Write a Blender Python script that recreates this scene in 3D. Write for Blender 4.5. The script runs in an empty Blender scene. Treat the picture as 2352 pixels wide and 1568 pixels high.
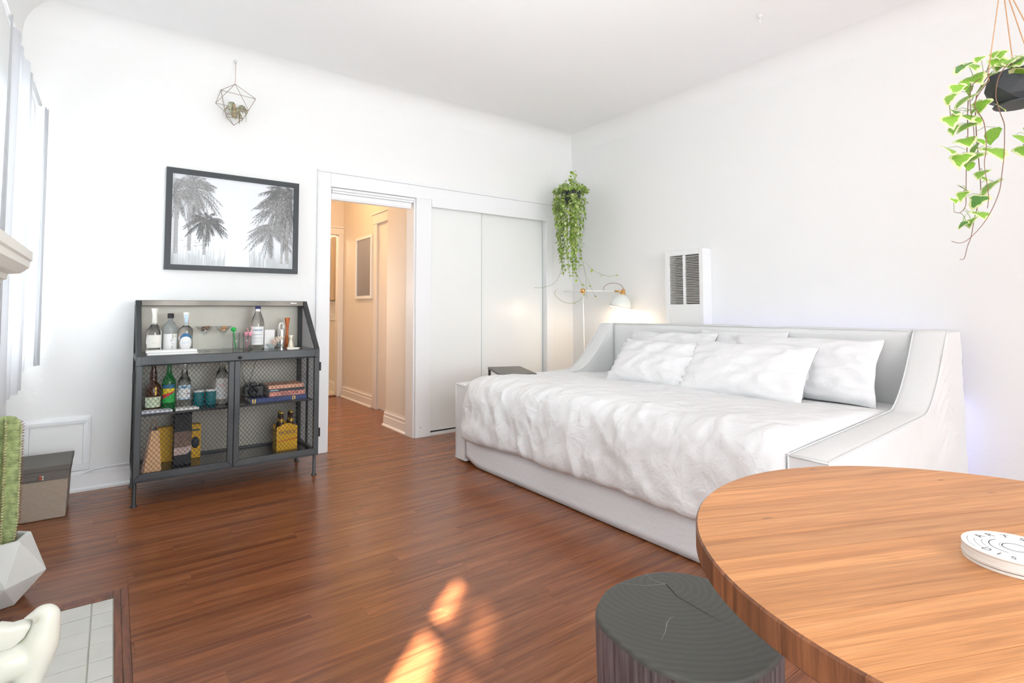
import bpy, math, random
from mathutils import Vector, Matrix, noise
PI = math.pi
random.seed(7)
sc = bpy.context.scene
COL = sc.collection

# ------------------------------------------------------------------ camera, world, light, exposure
F_PX, YAW, PITCH, ROLL = 1235.9, 0.637034, 0.0497061, -0.00219
cam_d = bpy.data.cameras.new('camera')
cam = bpy.data.objects.new('camera', cam_d); COL.objects.link(cam); sc.camera = cam
cam_d.sensor_fit = 'HORIZONTAL'; cam_d.sensor_width = 36.0
cam_d.lens = 36.0 * F_PX / 2352.0
cam_d.shift_x = (1176 - 1175.2) / 2352.0
cam_d.shift_y = (649.64 - 784) / 2352.0
cam_d.clip_start = 0.05
fw = Vector((math.sin(YAW) * math.cos(PITCH), math.cos(YAW) * math.cos(PITCH), math.sin(PITCH)))
rt = Vector((math.cos(YAW), -math.sin(YAW), 0)); up = rt.cross(fw)
r2 = math.cos(ROLL) * rt + math.sin(ROLL) * up
u2 = -math.sin(ROLL) * rt + math.cos(ROLL) * up
cam.matrix_world = Matrix(((r2.x, u2.x, -fw.x, 0), (r2.y, u2.y, -fw.y, 0), (r2.z, u2.z, -fw.z, 1.05), (0, 0, 0, 1)))

sc.view_settings.view_transform = 'Standard'
sc.view_settings.look = 'None'
sc.view_settings.gamma = 1.0
sc.view_settings.use_curve_mapping = False
sc.view_settings.exposure = 0.0

wd = bpy.data.worlds.new('sky'); sc.world = wd; wd.use_nodes = True
wn = wd.node_tree.nodes; wn.clear()
wo = wn.new('ShaderNodeOutputWorld'); wb = wn.new('ShaderNodeBackground')
wb.inputs[0].default_value = (0.83, 0.93, 1.0, 1); wb.inputs[1].default_value = 6.3
wd.node_tree.links.new(wb.outputs[0], wo.inputs[0])

def light(name, typ, loc, energy, col=(1, 1, 1), size=1.0, size_y=None, rot=None, to=None):
    d = bpy.data.lights.new(name, typ); d.energy = energy; d.color = col
    if typ == 'AREA':
        d.shape = 'RECTANGLE' if size_y else 'SQUARE'; d.size = size
        if size_y: d.size_y = size_y
    elif typ == 'POINT': d.shadow_soft_size = size
    elif typ == 'SUN': d.angle = size
    o = bpy.data.objects.new(name, d); COL.objects.link(o); o.location = loc
    if rot: o.rotation_euler = rot
    if to is not None:
        o.rotation_euler = (Vector(to) - Vector(loc)).to_track_quat('-Z', 'Y').to_euler()
    return o
# sun through the left window beside the camera (slips between the curtains)
SUN_AZ, SUN_EL = math.radians(48), math.radians(42)
sd = Vector((math.cos(SUN_AZ) * math.cos(SUN_EL), math.sin(SUN_AZ) * math.cos(SUN_EL), -math.sin(SUN_EL)))
sun = light('sun', 'SUN', (-6, -6, 8), 52.0, (1.0, 0.96, 0.98), size=0.022)
sun.rotation_euler = sd.to_track_quat('-Z', 'Y').to_euler()
# daylight entering by the unseen rear window, widened for even light, and the window beside the camera
def portal(name, loc, sx, sy, to):
    o = light(name, 'AREA', loc, 1.0, (1, 1, 1), sx, sy, to=to); o.data.cycles.is_portal = True; return o
portal('rear_window_portal', (1.7, -5.49, 1.45), 3.8, 2.4, (1.7, 4, 1.45))
portal('left_window_portal', (-0.63, 3.475, 1.46), 1.05, 1.32, (3.5, 3.475, 1.46))
portal('side_window_portal', (-0.63, -0.10, 1.60), 1.04, 1.60, (3.5, -0.10, 1.60))
# unseen lights added to brighten the room: a ceiling bounce and a fill
light('added_ceiling_bounce', 'AREA', (1.0, 1.0, 1.2), 26, (0.88, 0.965, 1.0), 0.6, 0.6, to=(1.3, 2.2, 2.8))
light('added_camera_fill', 'AREA', (0.6, -1.2, 1.2), 23, (0.88, 0.965, 1.0), 1.2, 1.2, to=(1.6, 4, 0.9))

# ------------------------------------------------------------------ materials
def mat(name, col=(0.8, 0.8, 0.8), rough=0.5, metal=0.0, spec=0.5, trans=0.0, ior=1.45, bump=0.0, bscale=60, emit=None, estr=0, var=0.0, sub=0.0, coat=0.0, vscale=6):
    m = bpy.data.materials.new(name); m.use_nodes = True
    nt = m.node_tree; b = nt.nodes['Principled BSDF']
    b.inputs['Base Color'].default_value = (*col, 1)
    b.inputs['Roughness'].default_value = rough
    b.inputs['Metallic'].default_value = metal
    b.inputs['Specular IOR Level'].default_value = spec
    b.inputs['Transmission Weight'].default_value = trans
    b.inputs['IOR'].default_value = ior
    if coat: b.inputs['Coat Weight'].default_value = coat
    if sub:
        b.inputs['Subsurface Weight'].default_value = sub
        b.inputs['Subsurface Radius'].default_value = (0.03, 0.03, 0.02)
        b.inputs['Subsurface Scale'].default_value = 1.0
    if emit:
        b.inputs['Emission Color'].default_value = (*emit, 1); b.inputs['Emission Strength'].default_value = estr
    if bump or var:
        tc = nt.nodes.new('ShaderNodeTexCoord')
    if bump:
        n = nt.nodes.new('ShaderNodeTexNoise'); n.inputs['Scale'].default_value = bscale; n.inputs['Detail'].default_value = 5
        bp = nt.nodes.new('ShaderNodeBump'); bp.inputs['Strength'].default_value = bump; bp.inputs['Distance'].default_value = 0.01
        nt.links.new(tc.outputs['Object'], n.inputs['Vector']); nt.links.new(n.outputs['Fac'], bp.inputs['Height']); nt.links.new(bp.outputs[0], b.inputs['Normal'])
    if var:
        n2 = nt.nodes.new('ShaderNodeTexNoise'); n2.inputs['Scale'].default_value = vscale; n2.inputs['Detail'].default_value = 4
        r = nt.nodes.new('ShaderNodeValToRGB')
        r.color_ramp.elements[0].position = 0.3; r.color_ramp.elements[1].position = 0.7
        r.color_ramp.elements[0].color = (*[c * (1 - var) for c in col], 1); r.color_ramp.elements[1].color = (*[min(1, c * (1 + var)) for c in col], 1)
        nt.links.new(tc.outputs['Object'], n2.inputs['Vector']); nt.links.new(n2.outputs['Fac'], r.inputs[0]); nt.links.new(r.outputs[0], b.inputs['Base Color'])
    return m

def wood(name, dark, midc, lightc, stretch=(1.0, 14, 14), scale=3.0, rough=0.35, rnd=0.25, knots=True, rings=None, tone=0.0, bump=0.05):
    m = bpy.data.materials.new(name); m.use_nodes = True
    nt = m.node_tree; N = nt.nodes; L = nt.links; b = N['Principled BSDF']
    tc = N.new('ShaderNodeTexCoord'); oi = N.new('ShaderNodeObjectInfo')
    mp = N.new('ShaderNodeMapping'); mp.inputs['Scale'].default_value = stretch
    ad = N.new('ShaderNodeVectorMath'); ad.operation = 'ADD'
    ml = N.new('ShaderNodeVectorMath'); ml.operation = 'SCALE'; ml.inputs[0].default_value = (37, 19, 11)
    L.new(oi.outputs['Random'], ml.inputs['Scale'])
    L.new(tc.outputs['Object'], ad.inputs[0]); L.new(ml.outputs[0], ad.inputs[1]); L.new(ad.outputs[0], mp.inputs['Vector'])
    n1 = N.new('ShaderNodeTexNoise'); n1.inputs['Scale'].default_value = scale; n1.inputs['Detail'].default_value = 8; n1.inputs['Roughness'].default_value = 0.62
    n1.inputs['Distortion'].default_value = 0.6
    L.new(mp.outputs[0], n1.inputs['Vector'])
    rp = N.new('ShaderNodeValToRGB'); e = rp.color_ramp.elements
    e[0].position = 0.34; e[0].color = (*dark, 1); e[1].position = 0.70; e[1].color = (*lightc, 1)
    e2 = rp.color_ramp.elements.new(0.5); e2.color = (*midc, 1)
    L.new(n1.outputs['Fac'], rp.inputs[0])
    out = rp.outputs[0]
    if knots:
        mp2 = N.new('ShaderNodeMapping'); mp2.inputs['Scale'].default_value = (stretch[0] * 1.3, stretch[1] * 0.45, stretch[2] * 0.45)
        L.new(ad.outputs[0], mp2.inputs['Vector'])
        w = N.new('ShaderNodeTexNoise'); w.inputs['Scale'].default_value = scale * 0.6; w.inputs['Detail'].default_value = 2
        L.new(mp2.outputs[0], w.inputs['Vector'])
        sn = N.new('ShaderNodeMath'); sn.operation = 'MULTIPLY'; sn.inputs[1].default_value = 60
        s2 = N.new('ShaderNodeMath'); s2.operation = 'SINE'
        L.new(w.outputs['Fac'], sn.inputs[0]); L.new(sn.outputs[0], s2.inputs[0])
        mr = N.new('ShaderNodeMapRange'); mr.inputs['From Min'].default_value = 0.5; mr.inputs['From Max'].default_value = 1.0
        mr.inputs['To Min'].default_value = 0.0; mr.inputs['To Max'].default_value = 0.20
        L.new(s2.outputs[0], mr.inputs['Value'])
        mx = N.new('ShaderNodeMixRGB'); mx.blend_type = 'MIX'; mx.inputs[2].default_value = (*dark, 1)
        L.new(mr.outputs[0], mx.inputs[0]); L.new(out, mx.inputs[1]); out = mx.outputs[0]
    mp3 = N.new('ShaderNodeMapping'); mp3.inputs['Scale'].default_value = (stretch[0] * 4, stretch[1] * 7, stretch[2] * 7)
    L.new(ad.outputs[0], mp3.inputs['Vector'])
    n3 = N.new('ShaderNodeTexNoise'); n3.inputs['Scale'].default_value = scale * 1.5; n3.inputs['Detail'].default_value = 4; L.new(mp3.outputs[0], n3.inputs['Vector'])
    r3 = N.new('ShaderNodeMapRange'); r3.inputs['From Min'].default_value = 0.35; r3.inputs['From Max'].default_value = 0.6; r3.inputs['To Min'].default_value = 0.80; r3.inputs['To Max'].default_value = 1.04
    L.new(n3.outputs['Fac'], r3.inputs['Value'])
    m3 = N.new('ShaderNodeMixRGB'); m3.blend_type = 'MULTIPLY'; m3.inputs[0].default_value = 1.0; L.new(out, m3.inputs[1]); L.new(r3.outputs[0], m3.inputs[2]); out = m3.outputs[0]
    hs = N.new('ShaderNodeHueSaturation')
    mr2 = N.new('ShaderNodeMapRange'); mr2.inputs['To Min'].default_value = 1 - rnd; mr2.inputs['To Max'].default_value = 1 + rnd
    L.new(oi.outputs['Random'], mr2.inputs['Value']); L.new(mr2.outputs[0], hs.inputs['Value']); L.new(out, hs.inputs['Color'])
    L.new(hs.outputs[0], b.inputs['Base Color'])
    b.inputs['Roughness'].default_value = rough
    bp = N.new('ShaderNodeBump'); bp.inputs['Strength'].default_value = bump; bp.inputs['Distance'].default_value = 0.004
    if bump > 0: L.new(n1.outputs['Fac'], bp.inputs['Height']); L.new(bp.outputs[0], b.inputs['Normal'])
    return m

M = {}
M['wall'] = mat('wall_paint', (0.88, 0.88, 0.865), 0.75, bump=0.12, bscale=35, spec=0.25)
M['ceil'] = mat('ceiling_paint', (0.92, 0.92, 0.91), 0.85, bump=0.05, bscale=30, spec=0.2)
M['trim'] = mat('trim_paint', (0.88, 0.885, 0.89), 0.35)
M['closet'] = mat('closet_door_panel', (0.88, 0.89, 0.87), 0.28, spec=0.5)
M['closet_edge'] = mat('closet_door_edge', (0.55, 0.62, 0.60), 0.3)
M['hall'] = mat('hall_paint', (0.80, 0.73, 0.64), 0.6, bump=0.1, bscale=40)
M['halltrim'] = mat('hall_trim', (0.84, 0.79, 0.74), 0.3)
M['floor'] = wood('floor_laminate', (0.170, 0.052, 0.019), (0.265, 0.087, 0.030), (0.345, 0.128, 0.046), stretch=(0.65, 14, 14), scale=1.9, rough=0.25, rnd=0.11, bump=0.0)
M['rim'] = wood('table_rim_end_grain_shade', (0.09, 0.030, 0.012), (0.19, 0.068, 0.026), (0.28, 0.11, 0.045), stretch=(30, 30, 1.5), scale=2.0, rough=0.45, rnd=0.2, bump=0.04)  # dark end grain, with the shade on the rim also put into its colour
M['floor_base'] = mat('floor_underlay', (0.12, 0.04, 0.015), 0.7)
M['table'] = wood('table_acacia', (0.43, 0.175, 0.055), (0.58, 0.250, 0.085), (0.68, 0.325, 0.125), stretch=(0.5, 15, 15), scale=4.0, rough=0.42, rnd=0.12, bump=0.05)
M['border'] = wood('hearth_border_wood', (0.10, 0.03, 0.012), (0.20, 0.065, 0.028), (0.27, 0.095, 0.04), stretch=(10, 1.2, 10), scale=3, rough=0.35, rnd=0.1)
M['fabric'] = mat('white_slipcover', (0.80, 0.805, 0.80), 0.9, bump=0.25, bscale=260, spec=0.15)
M['duvet'] = mat('white_linen', (0.81, 0.815, 0.82), 0.9, bump=0.2, bscale=180, spec=0.1)
M['pillow'] = mat('white_pillowcase', (0.81, 0.81, 0.815), 0.9, bump=0.2, bscale=180, spec=0.1)
M['skirt'] = mat('sofa_skirt_fabric', (0.88, 0.89, 0.91), 0.9, bump=0.2, bscale=200, spec=0.1)
M['metal'] = mat('gunmetal', (0.062, 0.066, 0.068), 0.42, metal=0.55, var=0.35, vscale=3)
M['counter'] = mat('polished_counter', (0.12, 0.118, 0.11), 0.22, metal=0.7)
M['metal_top'] = mat('brushed_gunmetal', (0.15, 0.135, 0.115), 0.42, metal=0.7, var=0.4, vscale=4)
M['gloss_black'] = mat('black_enamel_shelf', (0.02, 0.02, 0.022), 0.14)
M['back'] = mat('cabinet_back_sheet', (0.36, 0.34, 0.29), 0.45, metal=0.35, var=0.18, vscale=3)
M['wire'] = mat('cabinet_wire', (0.035, 0.035, 0.037), 0.5, metal=0.5)
M['black'] = mat('black_plastic', (0.018, 0.018, 0.02), 0.35)
M['blackmatte'] = mat('black_matte', (0.03, 0.03, 0.032), 0.7)
M['glass'] = mat('clear_glass', (0.97, 0.98, 0.98), 0.02, trans=1.0, ior=1.42)
M['greyglass'] = mat('frosted_glass', (0.75, 0.80, 0.80), 0.25, trans=0.8, ior=1.3)
M['greenglass'] = mat('green_glass', (0.02, 0.30, 0.06), 0.05, trans=0.6, ior=1.4)
M['brownglass'] = mat('brown_glass', (0.09, 0.03, 0.012), 0.06, trans=0.35, ior=1.4)
M['teal'] = mat('teal_glass', (0.01, 0.23, 0.26), 0.12, trans=0.25, bump=0.6, bscale=120)
M['label'] = mat('white_label', (0.86, 0.86, 0.84), 0.6)
M['cream'] = mat('cream_label', (0.86, 0.85, 0.78), 0.6)
M['blue'] = mat('blue_print', (0.03, 0.16, 0.33), 0.5)
M['lightblue'] = mat('light_blue_label', (0.52, 0.70, 0.84), 0.55)
M['navy'] = mat('navy_cap', (0.012, 0.014, 0.10), 0.35)
M['ink'] = mat('black_ink', (0.02, 0.02, 0.022), 0.7)
M['grey_ink'] = mat('grey_ink', (0.30, 0.30, 0.31), 0.8)
M['greenp'] = mat('green_print', (0.02, 0.45, 0.07), 0.5)
M['palegreen'] = mat('pale_green_label', (0.62, 0.72, 0.50), 0.6)
M['yellow'] = mat('yellow_print', (0.85, 0.66, 0.03), 0.5)
M['amberbox'] = mat('yellow_carton', (0.78, 0.42, 0.015), 0.5)
M['orangeband'] = mat('orange_band', (0.62, 0.13, 0.015), 0.5)
M['red'] = mat('red_print', (0.70, 0.04, 0.05), 0.5)
M['pink'] = mat('pink_plastic', (0.85, 0.33, 0.42), 0.35)
M['gold'] = mat('gold_foil', (0.75, 0.52, 0.10), 0.3, metal=0.8)
M['copper'] = mat('copper_content', (0.75, 0.30, 0.08), 0.3, metal=0.3, var=0.5, vscale=80)
M['darkcontent'] = mat('dark_content', (0.20, 0.09, 0.04), 0.4, var=0.5, vscale=80)
M['steel'] = mat('polished_steel', (0.80, 0.79, 0.77), 0.18, metal=1.0)
M['bone'] = mat('ivory_brass', (0.80, 0.72, 0.58), 0.3, metal=0.3)
M['muddler'] = mat('orange_stained_wood', (0.50, 0.12, 0.03), 0.45)
M['marble'] = mat('white_marble', (0.83, 0.83, 0.80), 0.25, var=0.05)
M['slab'] = mat('pale_lilac_stone', (0.68, 0.68, 0.76), 0.35, var=0.1)
M['tan'] = mat('tan_card', (0.70, 0.42, 0.22), 0.6, var=0.08)
M['tanside'] = mat('brown_card', (0.33, 0.20, 0.15), 0.6)
M['brownlabel'] = mat('brown_label', (0.20, 0.12, 0.09), 0.6, var=0.4, vscale=50)
M['palecoral'] = mat('pale_coral_label', (0.62, 0.46, 0.42), 0.6, var=0.1, vscale=40)
M['peach'] = mat('peach_cover', (0.80, 0.42, 0.28), 0.5)
M['bookred'] = mat('red_cover', (0.75, 0.30, 0.24), 0.5, var=0.4, vscale=30)
M['bookdark'] = mat('dark_cover', (0.05, 0.06, 0.07), 0.5)
M['bookblue'] = mat('blue_cover', (0.03, 0.06, 0.20), 0.35)
M['paper'] = mat('paper_pages', (0.80, 0.77, 0.70), 0.8)
M['frame'] = mat('picture_frame_grey', (0.048, 0.053, 0.057), 0.5, bump=0.1, bscale=90)
M['print'] = mat('print_paper', (0.80, 0.82, 0.85), 0.35)
M['leaf'] = mat('leaf_green', (0.24, 0.46, 0.05), 0.45, sub=0.0, var=0.3, vscale=14)
M['leafdark'] = mat('leaf_deep_green', (0.10, 0.27, 0.05), 0.45, var=0.3, vscale=14)
M['leafcream'] = mat('leaf_cream_edge', (0.72, 0.76, 0.40), 0.5)
M['pothos'] = mat('small_leaf_green', (0.30, 0.45, 0.07), 0.5, var=0.35, vscale=20)
M['pothosl'] = mat('small_leaf_variegation', (0.70, 0.76, 0.38), 0.5)
M['vine'] = mat('vine_stem', (0.22, 0.11, 0.07), 0.6)
M['greenstem'] = mat('green_stem', (0.24, 0.30, 0.10), 0.6)
M['rope'] = mat('tan_rope', (0.62, 0.34, 0.18), 0.8, bump=0.5, bscale=300)
M['pot'] = mat('charcoal_pot', (0.05, 0.055, 0.06), 0.5, var=0.15)
M['whitepot'] = mat('white_concrete', (0.72, 0.74, 0.72), 0.65, var=0.05, bump=0.1, bscale=80)
M['soil'] = mat('dark_soil', (0.02, 0.018, 0.015), 0.9, bump=0.8, bscale=120)
M['cactus'] = mat('cactus_green', (0.40, 0.47, 0.22), 0.6, var=0.35, vscale=45, bump=0.3, bscale=60)
M['cactuslight'] = mat('cactus_rib_edge', (0.60, 0.62, 0.34), 0.6, var=0.2, vscale=60)
M['spine'] = mat('cactus_spine', (0.22, 0.09, 0.03), 0.6)
M['boxlid'] = mat('grey_felt_lid', (0.145, 0.135, 0.12), 0.8, bump=0.2, bscale=300)
M['tassel'] = mat('rust_tassel', (0.35, 0.10, 0.06), 0.6)
M['tile'] = mat('ivory_tile', (0.66, 0.67, 0.62), 0.25, var=0.04, vscale=9)
M['grout'] = mat('hearth_grout', (0.55, 0.54, 0.48), 0.9)
M['mantel'] = mat('cream_mantel', (0.83, 0.81, 0.74), 0.5)
M['bird'] = mat('white_alabaster', (0.86, 0.88, 0.78), 0.3, sub=0.5, coat=0.2)
M['stooltop'] = mat('stool_top_stain', (0.085, 0.088, 0.078), 0.55)
M['stoolside'] = mat('stool_bark_stain', (0.07, 0.06, 0.062), 0.6)
M['crack'] = mat('stool_crack', (0.012, 0.012, 0.012), 0.8)
M['coaster'] = mat('coaster_board', (0.80, 0.80, 0.79), 0.7)
M['coastedge'] = mat('coaster_edge', (0.66, 0.60, 0.53), 0.8)
M['lampwhite'] = mat('lamp_enamel', (0.80, 0.82, 0.78), 0.3)
M['brass'] = mat('brass', (0.78, 0.45, 0.18), 0.25, metal=1.0)
M['bulb'] = mat('lit_bulb', (1, 0.9, 0.75), 0.4, emit=(1.0, 0.78, 0.5), estr=25)
M['heater'] = mat('heater_enamel', (0.86, 0.86, 0.85), 0.35)
M['slat'] = mat('louver_metal', (0.62, 0.60, 0.56), 0.45)
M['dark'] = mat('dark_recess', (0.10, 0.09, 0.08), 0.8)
M['mirror'] = mat('mirror_reflection_tone', (0.30, 0.31, 0.37), 0.12, metal=0.55)  # lavender grey stands in for the room's reflection
M['sidetable'] = mat('dark_bronze_metal', (0.085, 0.078, 0.068), 0.4, metal=0.3)
M['airplant'] = mat('air_plant_leaf', (0.40, 0.42, 0.28), 0.6, var=0.3, vscale=50)
M['airplantdry'] = mat('air_plant_dry_leaf', (0.50, 0.38, 0.24), 0.6, var=0.3, vscale=50)
M['bronze'] = mat('bronze_wire', (0.36, 0.27, 0.21), 0.4, metal=0.6)
M['shell'] = mat('shell', (0.80, 0.70, 0.58), 0.5, var=0.25, vscale=60)
M['shellpink'] = mat('shell_pink', (0.70, 0.45, 0.40), 0.5, var=0.25, vscale=60)
M['screw'] = mat('white_plastic', (0.80, 0.80, 0.80), 0.4)
M['bathtile'] = mat('bath_white_tile', (0.86, 0.85, 0.84), 0.2)
M['bathfloor'] = mat('bath_floor_tile', (0.66, 0.60, 0.50), 0.4)
M['bathcab'] = mat('tan_cabinet_front', (0.60, 0.45, 0.29), 0.5)
M['darkfoot'] = mat('dark_wood_foot', (0.10, 0.06, 0.03), 0.5)
M['winframe'] = mat('window_frame_paint', (0.88, 0.88, 0.88), 0.4)
M['winglass'] = mat('window_glass', (1, 1, 1), 0.0, trans=1.0, ior=1.02)

# herring-bone wicker of the storage box
def wicker():
    m = bpy.data.materials.new('wicker_weave'); m.use_nodes = True
    nt = m.node_tree; N = nt.nodes; L = nt.links; b = N['Principled BSDF']
    tc = N.new('ShaderNodeTexCoord'); mp = N.new('ShaderNodeMapping'); mp.inputs['Rotation'].default_value = (0, 0.9, 0)
    L.new(tc.outputs['Object'], mp.inputs['Vector'])
    w = N.new('ShaderNodeTexWave'); w.inputs['Scale'].default_value = 55; w.inputs['Distortion'].default_value = 1.2; w.inputs['Detail'].default_value = 1
    L.new(mp.outputs[0], w.inputs['Vector'])
    r = N.new('ShaderNodeValToRGB'); r.color_ramp.elements[0].color = (0.20, 0.16, 0.12, 1); r.color_ramp.elements[1].color = (0.58, 0.50, 0.41, 1)
    r.color_ramp.elements[0].position = 0.25; r.color_ramp.elements[1].position = 0.6
    L.new(w.outputs['Fac'], r.inputs[0]); L.new(r.outputs[0], b.inputs['Base Color'])
    bp = N.new('ShaderNodeBump'); bp.inputs['Strength'].default_value = 0.6; bp.inputs['Distance'].default_value = 0.003
    L.new(w.outputs['Fac'], bp.inputs['Height']); L.new(bp.outputs[0], b.inputs['Normal']); b.inputs['Roughness'].default_value = 0.8
    return m
M['wicker'] = wicker()

def sheer(name, transp, col=(0.95, 0.95, 0.97), tcol=None):
    m = bpy.data.materials.new(name); m.use_nodes = True
    nt = m.node_tree; N = nt.nodes; L = nt.links; N.remove(N['Principled BSDF'])
    out = N['Material Output']
    d = N.new('ShaderNodeBsdfDiffuse'); t = N.new('ShaderNodeBsdfTranslucent'); tr = N.new('ShaderNodeBsdfTransparent')
    d.inputs[0].default_value = (*col, 1); t.inputs[0].default_value = (*(tcol or col), 1)
    a = N.new('ShaderNodeMixShader'); a.inputs[0].default_value = 0.5; bb = N.new('ShaderNodeMixShader'); bb.inputs[0].default_value = transp
    L.new(d.outputs[0], a.inputs[1]); L.new(t.outputs[0], a.inputs[2]); L.new(a.outputs[0], bb.inputs[1]); L.new(tr.outputs[0], bb.inputs[2]); L.new(bb.outputs[0], out.inputs[0])
    return m
M['sheer'] = sheer('sheer_curtain_fabric', 0.03, (0.86, 0.87, 0.90), (0.36, 0.365, 0.375))
M['sheer2'] = sheer('thin_sheer_fabric', 0.06, (0.88, 0.89, 0.92), (0.70, 0.70, 0.71))
M['drape'] = sheer('dense_curtain_fabric', 0.0, (0.7, 0.7, 0.7))

def thin_glass(name, col=(0.96, 0.98, 0.98), mix=0.16):
    m = bpy.data.materials.new(name); m.use_nodes = True
    nt = m.node_tree; N = nt.nodes; L = nt.links; N.remove(N['Principled BSDF']); out = N['Material Output']
    tr = N.new('ShaderNodeBsdfTransparent'); tr.inputs[0].default_value = (*col, 1)
    gl = N.new('ShaderNodeBsdfGlossy'); gl.inputs['Roughness'].default_value = 0.03
    lw = N.new('ShaderNodeLayerWeight'); lw.inputs[0].default_value = 0.35
    pw = N.new('ShaderNodeMath'); pw.operation = 'POWER'; pw.inputs[1].default_value = 2.5; L.new(lw.outputs['Facing'], pw.inputs[0])
    ad = N.new('ShaderNodeMath'); ad.operation = 'MULTIPLY_ADD'; ad.inputs[1].default_value = 0.75; ad.inputs[2].default_value = 0.05; ad.use_clamp = True; L.new(pw.outputs[0], ad.inputs[0])
    mx = N.new('ShaderNodeMixShader'); L.new(ad.outputs[0], mx.inputs[0]); L.new(tr.outputs[0], mx.inputs[1]); L.new(gl.outputs[0], mx.inputs[2]); L.new(mx.outputs[0], out.inputs[0])
    return m
M['thin'] = thin_glass('thin_drinking_glass')
# crumpled linen: broad and fine creases as relief
def crumple(m, s1=9, s2=38, st=0.55):
    nt = m.node_tree; N = nt.nodes; L = nt.links; b = N['Principled BSDF']
    tc = N.new('ShaderNodeTexCoord')
    def ns(sc_, d, dist):
        n = N.new('ShaderNodeTexNoise'); n.inputs['Scale'].default_value = sc_; n.inputs['Detail'].default_value = d; n.inputs['Distortion'].default_value = dist; n.inputs['Roughness'].default_value = 0.5
        L.new(tc.outputs['Object'], n.inputs['Vector']); return n
    a = ns(s1, 3, 1.2); c = ns(s2, 3, 0.6)
    ab = N.new('ShaderNodeMath'); ab.operation = 'SUBTRACT'; ab.inputs[1].default_value = 0.5; L.new(a.outputs['Fac'], ab.inputs[0])
    a2 = N.new('ShaderNodeMath'); a2.operation = 'ABSOLUTE'; L.new(ab.outputs[0], a2.inputs[0])
    m2 = N.new('ShaderNodeMath'); m2.operation = 'MULTIPLY'; m2.inputs[1].default_value = 0.22; L.new(c.outputs['Fac'], m2.inputs[0])
    sm = N.new('ShaderNodeMath'); sm.operation = 'SUBTRACT'; L.new(m2.outputs[0], sm.inputs[0]); L.new(a2.outputs[0], sm.inputs[1])
    bp = N.new('ShaderNodeBump'); bp.inputs['Strength'].default_value = st; bp.inputs['Distance'].default_value = 0.03
    L.new(sm.outputs[0], bp.inputs['Height']); L.new(bp.outputs[0], b.inputs['Normal'])
crumple(M['duvet'], 7, 30, 0.35); crumple(M['pillow'], 6, 24, 0.3); crumple(M['fabric'], 5, 60, 0.15); crumple(M['skirt'], 4, 60, 0.2)
# end-grain rings of the stool top
def ringed(m, centre, c1, c2, scale=26):
    nt = m.node_tree; N = nt.nodes; L = nt.links; b = N['Principled BSDF']
    tc = N.new('ShaderNodeTexCoord'); mp = N.new('ShaderNodeMapping'); mp.inputs['Location'].default_value = (-centre[0], -centre[1], 0)
    mp.vector_type = 'POINT'
    L.new(tc.outputs['Object'], mp.inputs['Vector'])
    w = N.new('ShaderNodeTexWave'); w.wave_type = 'RINGS'; w.rings_direction = 'Z'; w.inputs['Scale'].default_value = scale
    w.inputs['Distortion'].default_value = 2.5; w.inputs['Detail'].default_value = 3; w.inputs['Detail Scale'].default_value = 2.5
    L.new(mp.outputs[0], w.inputs['Vector'])
    n = N.new('ShaderNodeTexNoise'); n.inputs['Scale'].default_value = 9; n.inputs['Detail'].default_value = 7; L.new(tc.outputs['Object'], n.inputs['Vector'])
    mx = N.new('ShaderNodeMath'); mx.operation = 'MULTIPLY'; L.new(w.outputs['Fac'], mx.inputs[0]); L.new(n.outputs['Fac'], mx.inputs[1])
    r = N.new('ShaderNodeValToRGB'); r.color_ramp.elements[0].color = (*c1, 1); r.color_ramp.elements[1].color = (*c2, 1); r.color_ramp.elements[1].position = 0.7
    L.new(mx.outputs[0], r.inputs[0]); L.new(r.outputs[0], b.inputs['Base Color'])
ringed(M['stooltop'], (0.0735, 0.111), (0.068, 0.070, 0.062), (0.088, 0.090, 0.079), 20)
def streaked(m, c1, c2, sc_=(30, 30, 1.2)):
    nt = m.node_tree; N = nt.nodes; L = nt.links; b = N['Principled BSDF']
    tc = N.new('ShaderNodeTexCoord'); mp = N.new('ShaderNodeMapping'); mp.inputs['Scale'].default_value = sc_
    L.new(tc.outputs['Object'], mp.inputs['Vector'])
    n = N.new('ShaderNodeTexNoise'); n.inputs['Scale'].default_value = 4; n.inputs['Detail'].default_value = 6; L.new(mp.outputs[0], n.inputs['Vector'])
    r = N.new('ShaderNodeValToRGB'); r.color_ramp.elements[0].color = (*c1, 1); r.color_ramp.elements[1].color = (*c2, 1)
    r.color_ramp.elements[0].position = 0.35; r.color_ramp.elements[1].position = 0.68
    L.new(n.outputs['Fac'], r.inputs[0]); L.new(r.outputs[0], b.inputs['Base Color'])
    bp = N.new('ShaderNodeBump'); bp.inputs['Strength'].default_value = 0.4; bp.inputs['Distance'].default_value = 0.003
    L.new(n.outputs['Fac'], bp.inputs['Height']); L.new(bp.outputs[0], b.inputs['Normal'])
streaked(M['stoolside'], (0.05, 0.035, 0.04), (0.16, 0.135, 0.14))
streaked(M['muddler'], (0.34, 0.07, 0.015), (0.60, 0.18, 0.04), (60, 60, 4))

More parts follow.
